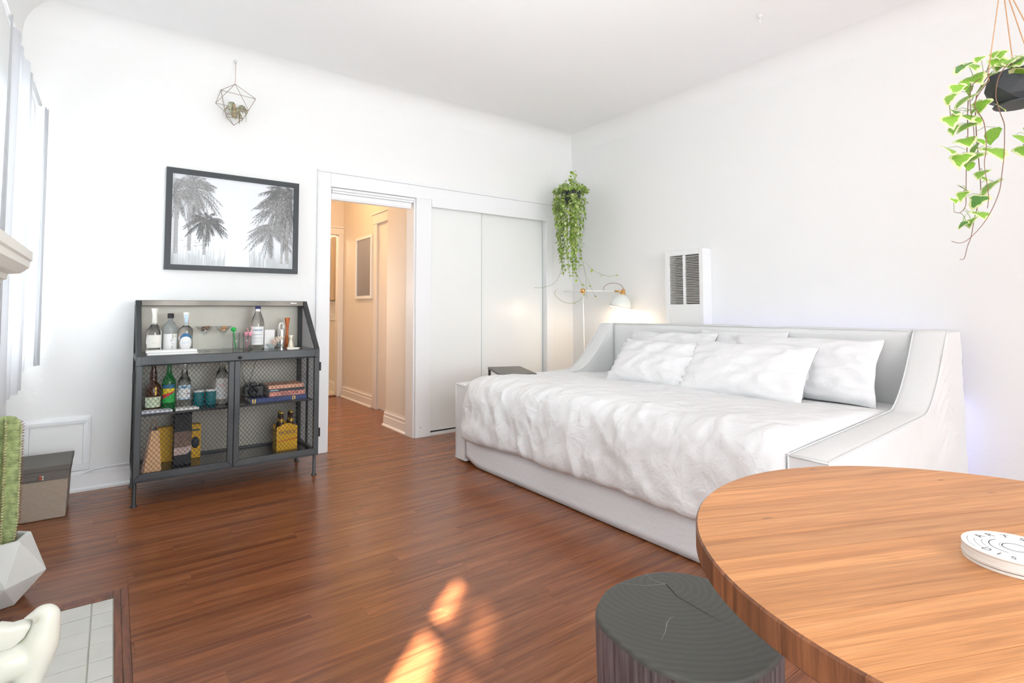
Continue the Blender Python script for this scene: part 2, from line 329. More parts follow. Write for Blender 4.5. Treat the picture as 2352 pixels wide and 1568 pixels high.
# ------------------------------------------------------------------ mesh helpers
class MB:
    def __init__(s): s.v = []; s.f = []; s.mi = []; s.m = 0; s.sm = []; s.smooth = False
    def add(s, vs, fs):
        o = len(s.v); s.v += [tuple(v) for v in vs]
        for f in fs:
            s.f.append(tuple(o + i for i in f)); s.mi.append(s.m); s.sm.append(s.smooth)
        return s
    def box(s, x0, x1, y0, y1, z0, z1):
        return s.add([(x0, y0, z0), (x1, y0, z0), (x1, y1, z0), (x0, y1, z0), (x0, y0, z1), (x1, y0, z1), (x1, y1, z1), (x0, y1, z1)],
                     [(0, 3, 2, 1), (4, 5, 6, 7), (0, 1, 5, 4), (1, 2, 6, 5), (2, 3, 7, 6), (3, 0, 4, 7)])
    def prism(s, poly, axis, a0, a1):
        n = len(poly)
        def P(p, a):
            if axis == 'Z': return (p[0], p[1], a)
            if axis == 'Y': return (p[0], a, p[1])
            return (a, p[0], p[1])
        vs = [P(p, a0) for p in poly] + [P(p, a1) for p in poly]
        fs = [(i, (i + 1) % n, n + (i + 1) % n, n + i) for i in range(n)] + [tuple(range(n))[::-1], tuple(range(n, 2 * n))]
        return s.add(vs, fs)
    def lathe(s, prof, seg=20, c=(0, 0, 0), smooth=True):
        old = s.smooth; s.smooth = smooth
        vs = []; fs = []
        for r, z in prof:
            for k in range(seg):
                a = 2 * PI * k / seg; vs.append((c[0] + r * math.cos(a), c[1] + r * math.sin(a), c[2] + z))
        for i in range(len(prof) - 1):
            for k in range(seg):
                k2 = (k + 1) % seg
                fs.append((i * seg + k, i * seg + k2, (i + 1) * seg + k2, (i + 1) * seg + k))
        s.add(vs, fs)
        if prof[0][0] > 1e-6: s.smooth = False; s.add(vs[:seg], [tuple(range(seg))[::-1]])
        if prof[-1][0] > 1e-6: s.smooth = False; s.add(vs[-seg:], [tuple(range(seg))])
        s.smooth = old; return s
    def tube(s, pts, r, seg=6, r1=None, cap=True):
        pts = [Vector(p) for p in pts]; n = len(pts); old = s.smooth; s.smooth = seg > 4
        vs = []; prev = None
        for i, p in enumerate(pts):
            d = (pts[min(i + 1, n - 1)] - pts[max(i - 1, 0)])
            if d.length < 1e-9: d = Vector((0, 0, 1))
            d.normalize()
            if prev is None: a = d.orthogonal().normalized()
            else:
                a = prev - d * prev.dot(d)
                a = a.normalized() if a.length > 1e-6 else d.orthogonal().normalized()
            prev = a; b = d.cross(a)
            rr = r if r1 is None else r + (r1 - r) * i / (n - 1)
            for k in range(seg):
                t = 2 * PI * (k + 0.5) / seg; vs.append(p + (a * math.cos(t) + b * math.sin(t)) * rr)
        fs = [(i * seg + k, i * seg + (k + 1) % seg, (i + 1) * seg + (k + 1) % seg, (i + 1) * seg + k) for i in range(n - 1) for k in range(seg)]
        if cap: fs += [tuple(range(seg))[::-1], tuple(range((n - 1) * seg, n * seg))]
        s.add(vs, fs); s.smooth = old; return s
    def grid(s, P, nu, nv, closed_u=False):
        vs = [P[i][j] for i in range(nu) for j in range(nv)]; fs = []
        for i in range(nu if closed_u else nu - 1):
            for j in range(nv - 1):
                i2 = (i + 1) % nu
                fs.append((i * nv + j, i2 * nv + j, i2 * nv + j + 1, i * nv + j + 1))
        return s.add(vs, fs)

def obj(name, mb, mats, parent=None, local=False, bevel=0, bseg=2, label=None, smooth=None, solid=0, subsurf=0):
    """mesh object; world coordinates unless local=True. Top-level objects get their origin at the middle of their base."""
    vs = mb.v
    if parent is not None:
        root = parent
        off = Vector(root['_w']) if '_w' in root else Vector((0, 0, 0))
        if not local: vs = [(v[0] - off.x, v[1] - off.y, v[2] - off.z) for v in vs]
    else:
        xs = [v[0] for v in vs]; ys = [v[1] for v in vs]; zs = [v[2] for v in vs]
        off = Vector(((min(xs) + max(xs)) / 2, (min(ys) + max(ys)) / 2, min(zs)))
        if not local: vs = [(v[0] - off.x, v[1] - off.y, v[2] - off.z) for v in vs]
        else: off = Vector((0, 0, 0))
    me = bpy.data.meshes.new(name); me.from_pydata(vs, [], mb.f)
    if not isinstance(mats, (list, tuple)): mats = [mats]
    for m in mats: me.materials.append(M[m] if isinstance(m, str) else m)
    for p, mi, sm in zip(me.polygons, mb.mi, mb.sm):
        p.material_index = mi; p.use_smooth = sm if smooth is None else smooth
    me.validate(); me.update()
    o = bpy.data.objects.new(name, me); COL.objects.link(o)
    if parent is not None:
        o.parent = parent; o['_w'] = list(off)
    else:
        o.location = off; o['_w'] = list(off)
    if bevel:
        b = o.modifiers.new('bevel', 'BEVEL'); b.width = bevel; b.segments = bseg; b.limit_method = 'ANGLE'; b.angle_limit = 0.6
    if solid:
        b = o.modifiers.new('solid', 'SOLIDIFY'); b.thickness = solid; b.offset = 0
    if subsurf:
        b = o.modifiers.new('sub', 'SUBSURF'); b.levels = subsurf; b.render_levels = subsurf
    if label: o['label'] = label
    return o

def thing(name, label, cat, loc, rz=0, group=None):
    o = bpy.data.objects.new(name, None); COL.objects.link(o); o.empty_display_size = 0.05
    o.location = loc; o.rotation_euler = (0, 0, rz); o['label'] = label; o['category'] = cat; o['_w'] = list(loc)
    if group: o['group'] = group
    return o
def tag(o, label, cat, group=None):
    o['label'] = label; o['category'] = cat
    if group: o['group'] = group
    return o
def struct(name, mb, m, parent=None, label=None, **k):
    o = obj(name, mb, m, parent, **k)
    if parent is None: o['kind'] = 'structure'
    if label: o['label'] = label
    return o
def stuff(o): o['kind'] = 'stuff'; return o
def text(name, body, size, m, parent, matrix, extrude=0.0003, align='CENTER', mesh_only=False, xs=1.0):
    c = bpy.data.curves.new(name, 'FONT'); c.body = body; c.size = size; c.extrude = extrude; c.align_x = align; c.align_y = 'CENTER'; c.resolution_u = 3
    t = bpy.data.objects.new(name, c); COL.objects.link(t)
    bpy.context.view_layer.update()
    me = bpy.data.meshes.new_from_object(t.evaluated_get(bpy.context.evaluated_depsgraph_get()))
    bpy.data.objects.remove(t)
    me.transform(Matrix.Diagonal((xs, 1, 1, 1))); me.transform(matrix)
    me.materials.clear(); me.materials.append(M[m])
    o = bpy.data.objects.new(name, me); COL.objects.link(o); o.parent = parent
    return o
def nz(x, y, z, s=1.0, seed=0): return noise.noise(Vector((x * s + seed * 7.3, y * s - seed * 3.1, z * s + seed * 1.7)))
RX90 = Matrix.Rotation(PI / 2, 4, 'X')          # text facing -Y

# ------------------------------------------------------------------ SETTING
YA, XB, XL, YR, HC = 4.08, 3.80, -0.46, -5.5, 2.82
CV = 0.16
# floor
b = MB(); b.box(XL - 0.2, XB + 0.15, YR - 0.1, 6.75, -0.06, -0.006)
floor = struct('floor', b, 'floor_base')
def plank_mesh(x0, x1, y0, y1):
    g = 0.0002
    b = MB(); cx, cy = (x0 + x1) / 2, (y0 + y1) / 2
    x0 -= cx; x1 -= cx; y0 -= cy; y1 -= cy; bv = 0.0003
    b.add([(x0 + g, y0 + g, -0.006), (x1 - g, y0 + g, -0.006), (x1 - g, y1 - g, -0.006), (x0 + g, y1 - g, -0.006),
           (x0 + g, y0 + g, -0.00015), (x1 - g, y0 + g, -0.00015), (x1 - g, y1 - g, -0.00015), (x0 + g, y1 - g, -0.00015),
           (x0 + g + bv, y0 + g + bv, 0), (x1 - g - bv, y0 + g + bv, 0), (x1 - g - bv, y1 - g - bv, 0), (x0 + g + bv, y1 - g - bv, 0)],
          [(0, 1, 5, 4), (1, 2, 6, 5), (2, 3, 7, 6), (3, 0, 4, 7), (4, 5, 9, 8), (5, 6, 10, 9), (6, 7, 11, 10), (7, 4, 8, 11), (8, 9, 10, 11)])
    me = bpy.data.meshes.new('plank'); me.from_pydata(b.v, [], b.f); me.materials.append(M['floor']); return me, cx, cy
HX0, HX1, HY0, HY1 = XL, 0.075, 1.2, 2.555           # hearth with its wooden border
PW = 0.083
rest = MB(); npl = 0
def add_strip(x0, x1, y0, y1, asobj):
    global npl
    if x1 - x0 < 0.002: return
    if asobj:
        me, cx, cy = plank_mesh(x0, x1, y0, y1)
        o = bpy.data.objects.new('plank', me); COL.objects.link(o); o.parent = floor
        o.location = (cx - floor.location.x, cy - floor.location.y, -floor.location.z); npl += 1
    else:
        g = 0.0006; rest.add([(x0 + g, y0 + g, 0), (x1 - g, y0 + g, 0), (x1 - g, y1 - g, 0), (x0 + g, y1 - g, 0)], [(0, 1, 2, 3)])
y = YR; row = 0
while y < YA + 0.15:
    y1 = min(y + PW, YA + 0.16)
    x = XL - random.uniform(0, 0.8)
    while x < XB:
        xe = x + random.choice((0.62, 0.85, 1.1, 1.25))
        a, c = max(x, XL), min(xe, XB)
        if c > a:
            seen = y1 > 1.0 and (a < 2.9 or y1 < 0.95 or y > 3.2)
            if y1 > HY0 and y < HY1 and a < HX1:
                a = HX1
                if y < HY1 < y1: add_strip(max(x, XL), min(xe, HX1), HY1, y1, True)
                if y < HY0 < y1: add_strip(max(x, XL), min(xe, HX1), y, HY0, True)
            add_strip(a, c, y, y1, seen and c > a)
        x = xe
    y = y1; row += 1
while y < 6.62:
    y1 = min(y + PW, 6.62)
    x = 1.1 - random.uniform(0, 0.8)
    while x < 2.9:
        xe = x + random.choice((0.62, 0.85, 1.1, 1.25)); a, c = max(x, 1.1), min(xe, 2.9)
        if c > a: add_strip(a, c, y, y1, y < 5.0)
        x = xe
    y = y1
stuff(obj('planks', rest, 'floor', floor))
print('planks', npl)

# hearth
b = MB(); b.box(XL, HX1, HY0, HY1, -0.05, -0.0015)
hearth = struct('trim_1', b, 'grout'); hearth['label'] = 'ivory tiled hearth set in the floor with a brown wood border'
xsb = [0.03, -0.032, -0.137, -0.242, -0.347, -0.452]
yb = [2.494]
while yb[-1] > 1.3: yb.append(yb[-1] - (0.100 if len(yb) < 2 else 0.104))
for i in range(len(xsb) - 1):
    for j in range(len(yb) - 1):
        g = 0.0016; b = MB(); dz = random.uniform(-0.0006, 0.0006)
        b.box(xsb[i + 1] + g, xsb[i] - g, yb[j + 1] + g, yb[j] - g, -0.0014, 0.0014 + dz)
        obj('tile', b, 'tile', hearth, bevel=0.0012, bseg=1)
for (x0, x1, y0, y1, z) in ((0.031, 0.052, HY0, 2.555, 0.003), (0.053, 0.0745, HY0, 2.555, 0.0045), (XL, 0.030, 2.496, 2.524, 0.004), (XL, 0.030, 2.525, 2.554, 0.003)):
    b = MB(); b.box(x0, x1, y0, y1, -0.0014, z); obj('border', b, 'border', hearth, bevel=0.002)

# back wall (with the doorway and the closet)
DX0, DX1, DZ = 1.30, 2.015, 1.985
CX0, CX1, CZ = 2.155, 3.432, 1.995
b = MB()
b.box(XL - 0.2, DX0, YA, YA + 0.14, 0, HC + 0.1); b.box(DX0, DX1, YA, YA + 0.14, DZ, HC + 0.1); b.box(DX1, CX0, YA, YA + 0.14, 0, HC + 0.1)
b.box(CX0, CX1, YA, YA + 0.14, CZ, HC + 0.1); b.box(CX1, XB + 0.15, YA, YA + 0.14, 0, HC + 0.1)
struct('wall_back', b, 'wall')
b = MB(); b.box(CX0, CX1, YA + 0.10, YA + 0.14, 0, CZ); struct('trim_2', b, 'trim')['label'] = 'white closet lining behind the sliding doors'
b = MB(); b.box(XB, XB + 0.15, YR, YA, 0, HC + 0.1); struct('wall_right', b, 'wall')
# left wall with two windows
WY0, WY1, WZ0, WZ1 = 2.95, 4.0, 0.80, 2.12
W2Y0, W2Y1 = -0.62, 0.42
b = MB(); X0, X1 = XL - 0.18, XL
b.box(X0, X1, YR, W2Y0, 0, HC + 0.1); b.box(X0, X1, W2Y0, W2Y1, 0, 0.8); b.box(X0, X1, W2Y0, W2Y1, 2.40, HC + 0.1)
b.box(X0, X1, W2Y1, WY0, 0, HC + 0.1); b.box(X0, X1, WY0, WY1, 0, WZ0); b.box(X0, X1, WY0, WY1, WZ1, HC + 0.1); b.box(X0, X1, WY1, YA, 0, HC + 0.1)
struct('wall_left', b, 'wall')
# unseen rear wall, its depth and wide window set to even out the daylight
b = MB()
b.box(XL - 0.2, -0.2, YR - 0.15, YR, 0, HC + 0.1); b.box(3.6, XB + 0.15, YR - 0.15, YR, 0, HC + 0.1)
b.box(-0.2, 3.6, YR - 0.15, YR, 0, 0.25); b.box(-0.2, 3.6, YR - 0.15, YR, 2.65, HC + 0.1)
struct('wall_rear', b, 'wall')
# ceiling with a coved edge
b = MB(); b.smooth = False
b.box(XL - 0.2, XB + 0.15, YR - 0.15, YA + 0.14, HC, HC + 0.1)
ceil = struct('ceiling', b, 'ceil')
def cove(pf, a0, a1, axis):
    b = MB(); b.smooth = True; n = 10
    P = []
    for a in (a0, a1):
        row = []
        for i in range(n + 1):
            t = PI / 2 * i / n
            w, z = CV * (1 - math.sin(t)), HC - CV * (1 - math.cos(t))
            # t=0 -> on the ceiling CV away from the wall, t=90 -> on the wall
            row.append(pf(a, w, z))
        P.append(row)
    b.grid(P, 2, n + 1); return b
b = cove(lambda a, w, z: (a, YA - w + 0.0005, z), XL, XB, 'X'); struct('trim_3', b, 'wall')['label'] = 'coved plaster edge along the back wall'
b = cove(lambda a, w, z: (XB - w + 0.0005, a, z), YR, YA, 'Y'); struct('trim_4', b, 'wall')['label'] = 'coved plaster edge along the right wall'
b = cove(lambda a, w, z: (XL + w, a, z), YR, YA, 'Y'); struct('trim_5', b, 'wall')['label'] = 'coved plaster edge along the left wall'

# baseboards
def base_prof(b, axis, a0, a1, w, s, m=0.1):
    # w: wall plane coordinate, s: direction into the room
    p = [(w, 0), (w + s * 0.036, 0), (w + s * 0.036, 0.012), (w + s * 0.022, 0.022), (w + s * 0.018, m * 0.7), (w + s * 0.018, m * 0.82), (w + s * 0.008, m * 0.86), (w + s * 0.006, m), (w, m)]
    b.prism(p, axis, a0, a1)
b = MB(); base_prof(b, 'X', XL, 1.21, YA, -1, 0.115); struct('baseboard_back', b, 'trim')
b = MB(); base_prof(b, 'X', 3.515, XB, YA, -1, 0.115); struct('baseboard_corner', b, 'trim')
b = MB()
for s0, s1 in ((YR, YA),):
    p = [(XB, 0), (XB - 0.03, 0), (XB - 0.03, 0.012), (XB - 0.018, 0.022), (XB - 0.016, 0.1), (XB, 0.12)]
    b.prism(p, 'Y', s0, s1)
struct('baseboard_right', b, 'trim')
b = MB(); p = [(XL, 0), (XL + 0.03, 0), (XL + 0.03, 0.012), (XL + 0.018, 0.022), (XL + 0.016, 0.1), (XL, 0.12)]; b.prism(p, 'Y', 2.56, YA - 0.04); struct('baseboard_left', b, 'trim')
# white cable conduit along the baseboard
b = MB(); b.tube([(-0.30, YA - 0.012, 0.085), (-0.15, YA - 0.012, 0.088), (-0.06, YA - 0.014, 0.118), (0.02, YA - 0.014, 0.122), (1.2, YA - 0.014, 0.122)], 0.006, 6)
struct('trim_6', b, 'trim')['label'] = 'white cable run on top of the baseboard beside the bar cabinet'
# access panel low on the wall
b = MB()
x0, x1, z0, z1 = -0.395, -0.086, 0.118, 0.425
for (a, c, d, e, t) in ((x0, x1, z1 - 0.035, z1, 0.014), (x0, x1, z0, z0 + 0.035, 0.014), (x0, x0 + 0.035, z0 + 0.035, z1 - 0.035, 0.014), (x1 - 0.035, x1, z0 + 0.035, z1 - 0.035, 0.014)):
    b.box(a, c, YA - t, YA, d, e)
tr = struct('trim_7', b, 'trim', bevel=0.003); tr['label'] = 'white moulded frame of the access panel in the wall above the storage box'
b = MB(); b.box(x0 + 0.0355, x1 - 0.0355, YA - 0.006, YA, z0 + 0.0355, z1 - 0.0355); obj('panel', b, 'wall', tr, bevel=0.002)
b = MB(); b.box(x0 + 0.012, x1 - 0.012, YA - 0.019, YA - 0.0142, z1 - 0.022, z1 - 0.012); b.box(x1 - 0.022, x1 - 0.012, YA - 0.019, YA - 0.0142, z0 + 0.012, z1 - 0.023); obj('bead', b, 'trim', tr)

# door and closet casing
b = MB(); CY0 = YA - 0.026
b.box(1.212, DX0, CY0, YA, 0, 2.09)
b.box(DX0 + 0.0003, 3.51, CY0, YA, DZ, 2.09)
b.box(DX1, CX0, CY0, YA, 0, DZ - 0.0003)
b.box(CX1, 3.51, CY0, YA, 0, DZ - 0.0003)
cs = struct('trim_8', b, 'trim', bevel=0.003); cs['label'] = 'white painted casing around the doorway and the closet'
b = MB(); b.box(1.204, 3.515, CY0 - 0.008, YA, 2.0902, 2.108); b.box(1.204, 1.2118, CY0 - 0.004, YA, 0, 2.0895); obj('moulding', b, 'trim', cs, bevel=0.003)
b = MB(); b.box(DX0, DX0 + 0.012, YA + 0.0005, YA + 0.14, 0, DZ - 0.02); b.box(DX1 - 0.012, DX1, YA + 0.0005, YA + 0.14, 0, DZ - 0.02); b.box(DX0, DX1, YA + 0.0005, YA + 0.14, DZ - 0.0195, DZ - 0.0005)
obj('jamb', b, 'trim', cs)
b = MB(); b.lathe([(0.0, 0), (0.006, 0.0), (0.006, 0.004), (0.0, 0.006)], 10)
b.v = [(2.062 + v[0], CY0 - v[2], 0.085 + v[1]) for v in b.v]; obj('screw_cap', b, 'slat', cs)
# roller track in the head of the doorway
b = MB(); b.box(DX0 + 0.016, DX1 - 0.016, YA - 0.012, YA + 0.02, 1.962, 1.982); b.box(DX0 + 0.016, DX1 - 0.016, YA - 0.004, YA + 0.045, 1.945, 1.9615)
b.box(DX0 + 0.016, DX1 - 0.03, YA + 0.010, YA + 0.06, 1.905, 1.9445)
rt_ = obj('roller_blind', b, 'trim', bevel=0.003); tag(rt_, 'white rolled-up blind cassette in the head of the open doorway', 'blind')
b = MB(); b.box(DX0 + 0.016, DX1 - 0.03, YA + 0.012, YA + 0.058, 1.896, 1.9047); obj('bottom_bar', b, 'trim', rt_)

# closet: header valance, threshold, two sliding panels
b = MB(); b.box(CX0, CX1, YA - 0.034, YA - 0.0262, 1.925, 1.992); b.box(CX0, CX1, YA - 0.0262, YA + 0.05, 1.945, 1.992); vl = struct('trim_9', b, 'trim', bevel=0.002); vl['label'] = 'white track valance over the sliding closet doors'
b = MB(); b.box(CX0, CX1, YA - 0.01, YA + 0.09, 0.0, 0.022); struct('trim_10', b, 'trim')['label'] = 'white sill under the sliding closet doors'
def closet_door(nm, x0, x1, yf, label):
    b = MB(); b.box(x0 + 0.006, x1 - 0.006, yf, yf + 0.018, 0.034, 1.944)
    o = struct(nm, b, 'closet'); o['label'] = label
    b = MB(); b.box(x0, x0 + 0.006, yf - 0.002, yf + 0.020, 0.028, 1.944); b.box(x1 - 0.006, x1, yf - 0.002, yf + 0.020, 0.028, 1.944); obj('edge_frame', b, 'closet_edge', o)
    b = MB(); b.box(x0, x1, yf - 0.001, yf + 0.019, 0.0235, 0.0338); obj('bottom_rail', b, 'black', o)
closet_door('door_1', CX0 + 0.002, 2.690, YA + 0.012, 'left white sliding closet door next to the doorway')
closet_door('door_2', 2.672, CX1 - 0.002, YA + 0.040, 'right white sliding closet door next to the corner plant')

# ---- hallway and bathroom beyond the doorway
YH = YA + 0.14
b = MB(); b.box(2.03, 2.10, YH, 4.68, 0, 2.6); b.box(2.10, 2.75, 4.62, 4.68, 0, 2.6); b.box(2.28, 2.36, 5.50, 6.6, 0, 2.6); b.box(2.28, 2.36, 4.68, 5.50, 2.05, 2.6); b.box(2.361, 2.75, 5.50, 5.56, 0, 2.6)
struct('wall_hall_right', b, 'hall')
b = MB(); b.box(1.02, 1.10, YH, 6.6, 0, 2.6); struct('wall_hall_left', b, 'hall')
b = MB(); b.box(1.02, 1.5, 6.6, 6.68, 0, 2.6); b.box(1.5, 2.30, 6.6, 6.68, 1.98, 2.6); b.box(2.30, 2.36, 6.6, 6.68, 0, 2.6); struct('wall_hall_end', b, 'hall')
b = MB(); b.box(1.02, 2.9, YH, 6.68, 2.6, 2.68); struct('ceiling_hall', b, 'hall')
b = MB(); p = lambda w: [(w, 0), (w - 0.034, 0), (w - 0.034, 0.01), (w - 0.018, 0.02), (w - 0.016, 0.085), (w - 0.010, 0.09), (w - 0.012, 0.115), (w - 0.004, 0.125), (w - 0.002, 0.14), (w, 0.14)]
b.prism(p(2.03), 'Y', YH + 0.001, 4.70); struct('baseboard_hall_near', b, 'halltrim')
b = MB(); b.prism(p(2.28), 'Y', 5.60, 6.54); struct('baseboard_hall_far', b, 'halltrim')
# near hall corner end return
# side door of the hall with casing
b = MB()
b.box(2.262, 2.2798, 5.50, 5.59, 0, 2.05); b.box(2.255, 2.2798, 4.70, 5.60, 1.98, 2.08); b.box(2.24, 2.2798, 4.69, 5.61, 2.0802, 2.105)
cs2 = struct('trim_11', b, 'halltrim', bevel=0.003); cs2['label'] = 'casing around the side door of the hallway'
b = MB(); b.box(2.29, 2.325, 4.72, 5.498, 0.012, 2.03)
d3 = struct('door_3', b, 'halltrim'); d3['label'] = 'painted side door in the hallway standing beside the near wall'
b = MB(); b.lathe([(0.008, 0), (0.008, 0.09)], 8); b.v = [(2.284 + v[0] * 0.8, 5.485 + v[1] * 0.8, 0.32 + v[2]) for v in b.v]; obj('hinge', b, 'halltrim', d3)
b = MB(); b.lathe([(0.008, 0), (0.008, 0.09)], 8); b.v = [(2.284 + v[0] * 0.8, 5.485 + v[1] * 0.8, 1.72 + v[2]) for v in b.v]; obj('hinge', b, 'halltrim', d3)
# bathroom doorway casing
b = MB(); b.box(2.215, 2.2795, 6.578, 6.5998, 0, 2.0); b.box(1.42, 2.2795, 6.574, 6.5998, 1.98, 2.06); b.box(1.41, 2.2795, 6.565, 6.5998, 2.0602, 2.085)
b.box(2.215, 2.30, 6.6003, 6.678, 0, 1.979)
struct('trim_12', b, 'halltrim', bevel=0.003)['label'] = 'casing around the bathroom doorway at the end of the hall'
b = MB(); b.box(1.4, 2.33, 6.681, 8.2, -0.05, 0.008); struct('floor_bath', b, 'bathfloor')
b = MB(); b.box(1.5, 2.30, 6.60, 6.681, -0.03, 0.012); struct('trim_13', b, 'border')['label'] = 'dark wood threshold at the bathroom doorway'
b = MB(); b.box(2.33, 2.40, 6.681, 8.2, 0, 2.5); struct('wall_bath_right', b, 'hall')
b = MB(); b.box(1.4, 2.40, 8.2, 8.27, 0, 2.5); b.box(1.33, 1.4, 6.681, 8.27, 0, 2.5); struct('wall_bath_end', b, 'hall')
b = MB(); b.box(1.33, 2.40, 6.681, 8.27, 2.5, 2.56); struct('ceiling_bath', b, 'hall')
b = MB(); b.box(2.318, 2.3298, 6.69, 8.19, 0.92, 1.17); t_ = struct('trim_14', b, 'bathtile'); t_['label'] = 'band of white wall tile in the bathroom'
b = MB(); b.prism([(2.3299, 0.008), (2.312, 0.008), (2.312, 0.1), (2.322, 0.13), (2.3299, 0.13)], 'Y', 6.69, 8.19); struct('baseboard_bath', b, 'halltrim')
t_ = thing('wall_cabinet', 'tan wall cabinet seen through the bathroom doorway', 'cabinet', (2.28, 7.2, 1.18))
b = MB(); b.box(2.20, 2.3298, 6.80, 7.9, 1.18, 1.98); obj('body', b, 'bathcab', t_, bevel=0.003)
b = MB(); b.box(2.188, 2.1995, 6.82, 7.34, 1.20, 1.96); obj('door', b, 'bathcab', t_, bevel=0.003)
b = MB(); b.box(2.188, 2.1995, 7.36, 7.88, 1.20, 1.96); obj('door', b, 'bathcab', t_, bevel=0.003)
t_ = thing('console_sink', 'white console sink edge with slim leg in the bathroom', 'sink', (2.16, 7.75, 0.008))
b = MB(); b.box(2.04, 2.317, 7.35, 7.85, 0.84, 0.915); obj('basin', b, 'bathtile', t_, bevel=0.01)
for yy in (7.40, 7.80):
    b = MB(); b.lathe([(0.02, 0), (0.02, 0.02), (0.012, 0.04), (0.014, 0.5), (0.012, 0.78), (0.02, 0.832)], 10, (2.08, yy, 0.008)); obj('leg', b, 'halltrim', t_)
# hall mirror
t_ = thing('wall_mirror', 'white framed rectangular mirror on the hallway wall', 'mirror', (2.27, 5.86, 1.17))
ya, yb2, za, zb = 5.63, 6.12, 1.175, 1.885
b = MB(); w = 0.035
b.box(2.256, 2.2797, ya, yb2, za, za + w); b.box(2.256, 2.2797, ya, yb2, zb - w, zb); b.box(2.256, 2.2797, ya, ya + w, za + w, zb - w); b.box(2.256, 2.2797, yb2 - w, yb2, za + w, zb - w); obj('frame', b, 'trim', t_, bevel=0.003)
b = MB(); b.box(2.268, 2.2797, ya + w, yb2 - w, za + w, zb - w); obj('glass', b, 'mirror', t_)
light('hall_ceiling_lamp', 'POINT', (1.62, 5.6, 2.40), 15, (1.0, 0.64, 0.32), 0.10)
light('added_hall_wall_fill', 'POINT', (1.35, 4.9, 1.2), 10, (1.0, 0.89, 0.82), 0.15)  # added fill that brightens the near hall wall, no fixture stands here
light('bath_lamp', 'POINT', (1.75, 7.3, 2.2), 20, (1.0, 0.80, 0.60), 0.12)

# ---- window behind the mantel: frame, glass, sheer curtains
b = MB(); xw = XL - 0.10
b.box(xw - 0.03, xw + 0.03, WY0, WY1, WZ0, WZ0 + 0.05); b.box(xw - 0.03, xw + 0.03, WY0, WY1, WZ1 - 0.05, WZ1); b.box(xw - 0.03, xw + 0.03, WY0, WY0 + 0.05, WZ0 + 0.05, WZ1 - 0.05); b.box(xw - 0.03, xw + 0.03, WY1 - 0.05, WY1, WZ0 + 0.05, WZ1 - 0.05)
b.box(xw - 0.02, xw + 0.02, WY0 + 0.05, WY1 - 0.05, 1.44, 1.48)
w1 = struct('window_1', b, 'winframe'); w1['label'] = 'bright window behind the sheer curtains'
b = MB(); b.box(xw - 0.003, xw + 0.003, WY0 + 0.05, WY1 - 0.05, WZ0 + 0.05, 1.44); obj('pane', b, 'winglass', w1)
b = MB(); b.box(xw - 0.003, xw + 0.003, WY0 + 0.05, WY1 - 0.05, 1.48, WZ1 - 0.05); obj('pane', b, 'winglass', w1)
def curtain(name, y0, y1, z0, z1, xc, amp, waves, m, label, seed=0, rag=0.0):
    b = MB(); b.smooth = True; nu, nv = max(14, int(waves * 8)), 14; P = []
    for i in range(nu + 1):
        u = i / nu; row = []
        for j in range(nv + 1):
            v = j / nv
            z = z0 + (z1 - z0) * v
            a = amp * (1 - 0.35 * v)
            row.append((xc + a * math.sin(2 * PI * waves * u + seed) + a * 0.5 * nz(u * 4, v * 1.5, seed) + 0.004 * math.sin(9 * u), y0 + (y1 - y0) * u + 0.01 * nz(u * 3, v * 2, seed + 4), z - (0.0 if j else rag * math.sin(3 * u))))
        P.append(row)
    b.grid(P, nu + 1, nv + 1)
    o = obj(name, b, m); tag(o, label, 'curtain'); return o
curtain('sheer_curtain', 2.78, 3.44, 0.675, 2.20, XL + 0.105, 0.016, 4, 'sheer', 'near white sheer curtain panel with folds behind the mantel end', 1)
curtain('sheer_curtain', 3.42, 3.99, 0.725, 2.20, XL + 0.080, 0.006, 1.5, 'sheer2', 'bright thin sheer curtain lit by the window, between two fuller panels', 2)
curtain('sheer_curtain', 3.965, 4.035, 0.745, 2.20, XL + 0.125, 0.014, 1.2, 'sheer', 'narrow far sheer curtain panel gathered at the back wall corner', 3)
b = MB(); b.tube([(XL + 0.10, 2.70, 2.205), (XL + 0.10, 3.96, 2.205)], 0.008, 8); tag(obj('curtain_rod', b, 'trim'), 'slim white rod carrying the sheer curtains', 'rod')

# window beside the camera (out of frame): its hangings are shaped to place the sun patches
b = MB(); b.box(xw - 0.03, xw + 0.03, W2Y0, W2Y1, 0.80, 0.86); b.box(xw - 0.03, xw + 0.03, W2Y0, W2Y0 + 0.05, 0.86, 2.35); b.box(xw - 0.03, xw + 0.03, W2Y1 - 0.05, W2Y1, 0.86, 2.35); b.box(xw - 0.03, xw + 0.03, W2Y0, W2Y1, 2.3501, 2.4)
w2 = struct('window_2', b, 'winframe')
# dense valance above the gap
b2_ = MB(); b2_.add([(XL - 0.02, W2Y0, 2.12), (XL - 0.02, W2Y1, 2.12), (XL - 0.02, W2Y1, 2.40), (XL - 0.02, W2Y0, 2.40)], [(0, 1, 2, 3)]); obj('valance', b2_, 'drape', w2)
# unseen curtain sheets, gap traced back from the sun patches on the floor: built from quads in the window plane. coordinates are (y, z)
b = MB(); xs_ = XL - 0.02
def quad(bb, pts): bb.add([(xs_, p[0], p[1]) for p in pts], [(0, 1, 2, 3)])
SY = lambda x, yy: (yy - (x - xs_) * math.tan(SUN_AZ), (x - xs_) / math.cos(SUN_AZ) * math.tan(SUN_EL))
def gap_poly(floor_pts): return [SY(*p) for p in floor_pts]
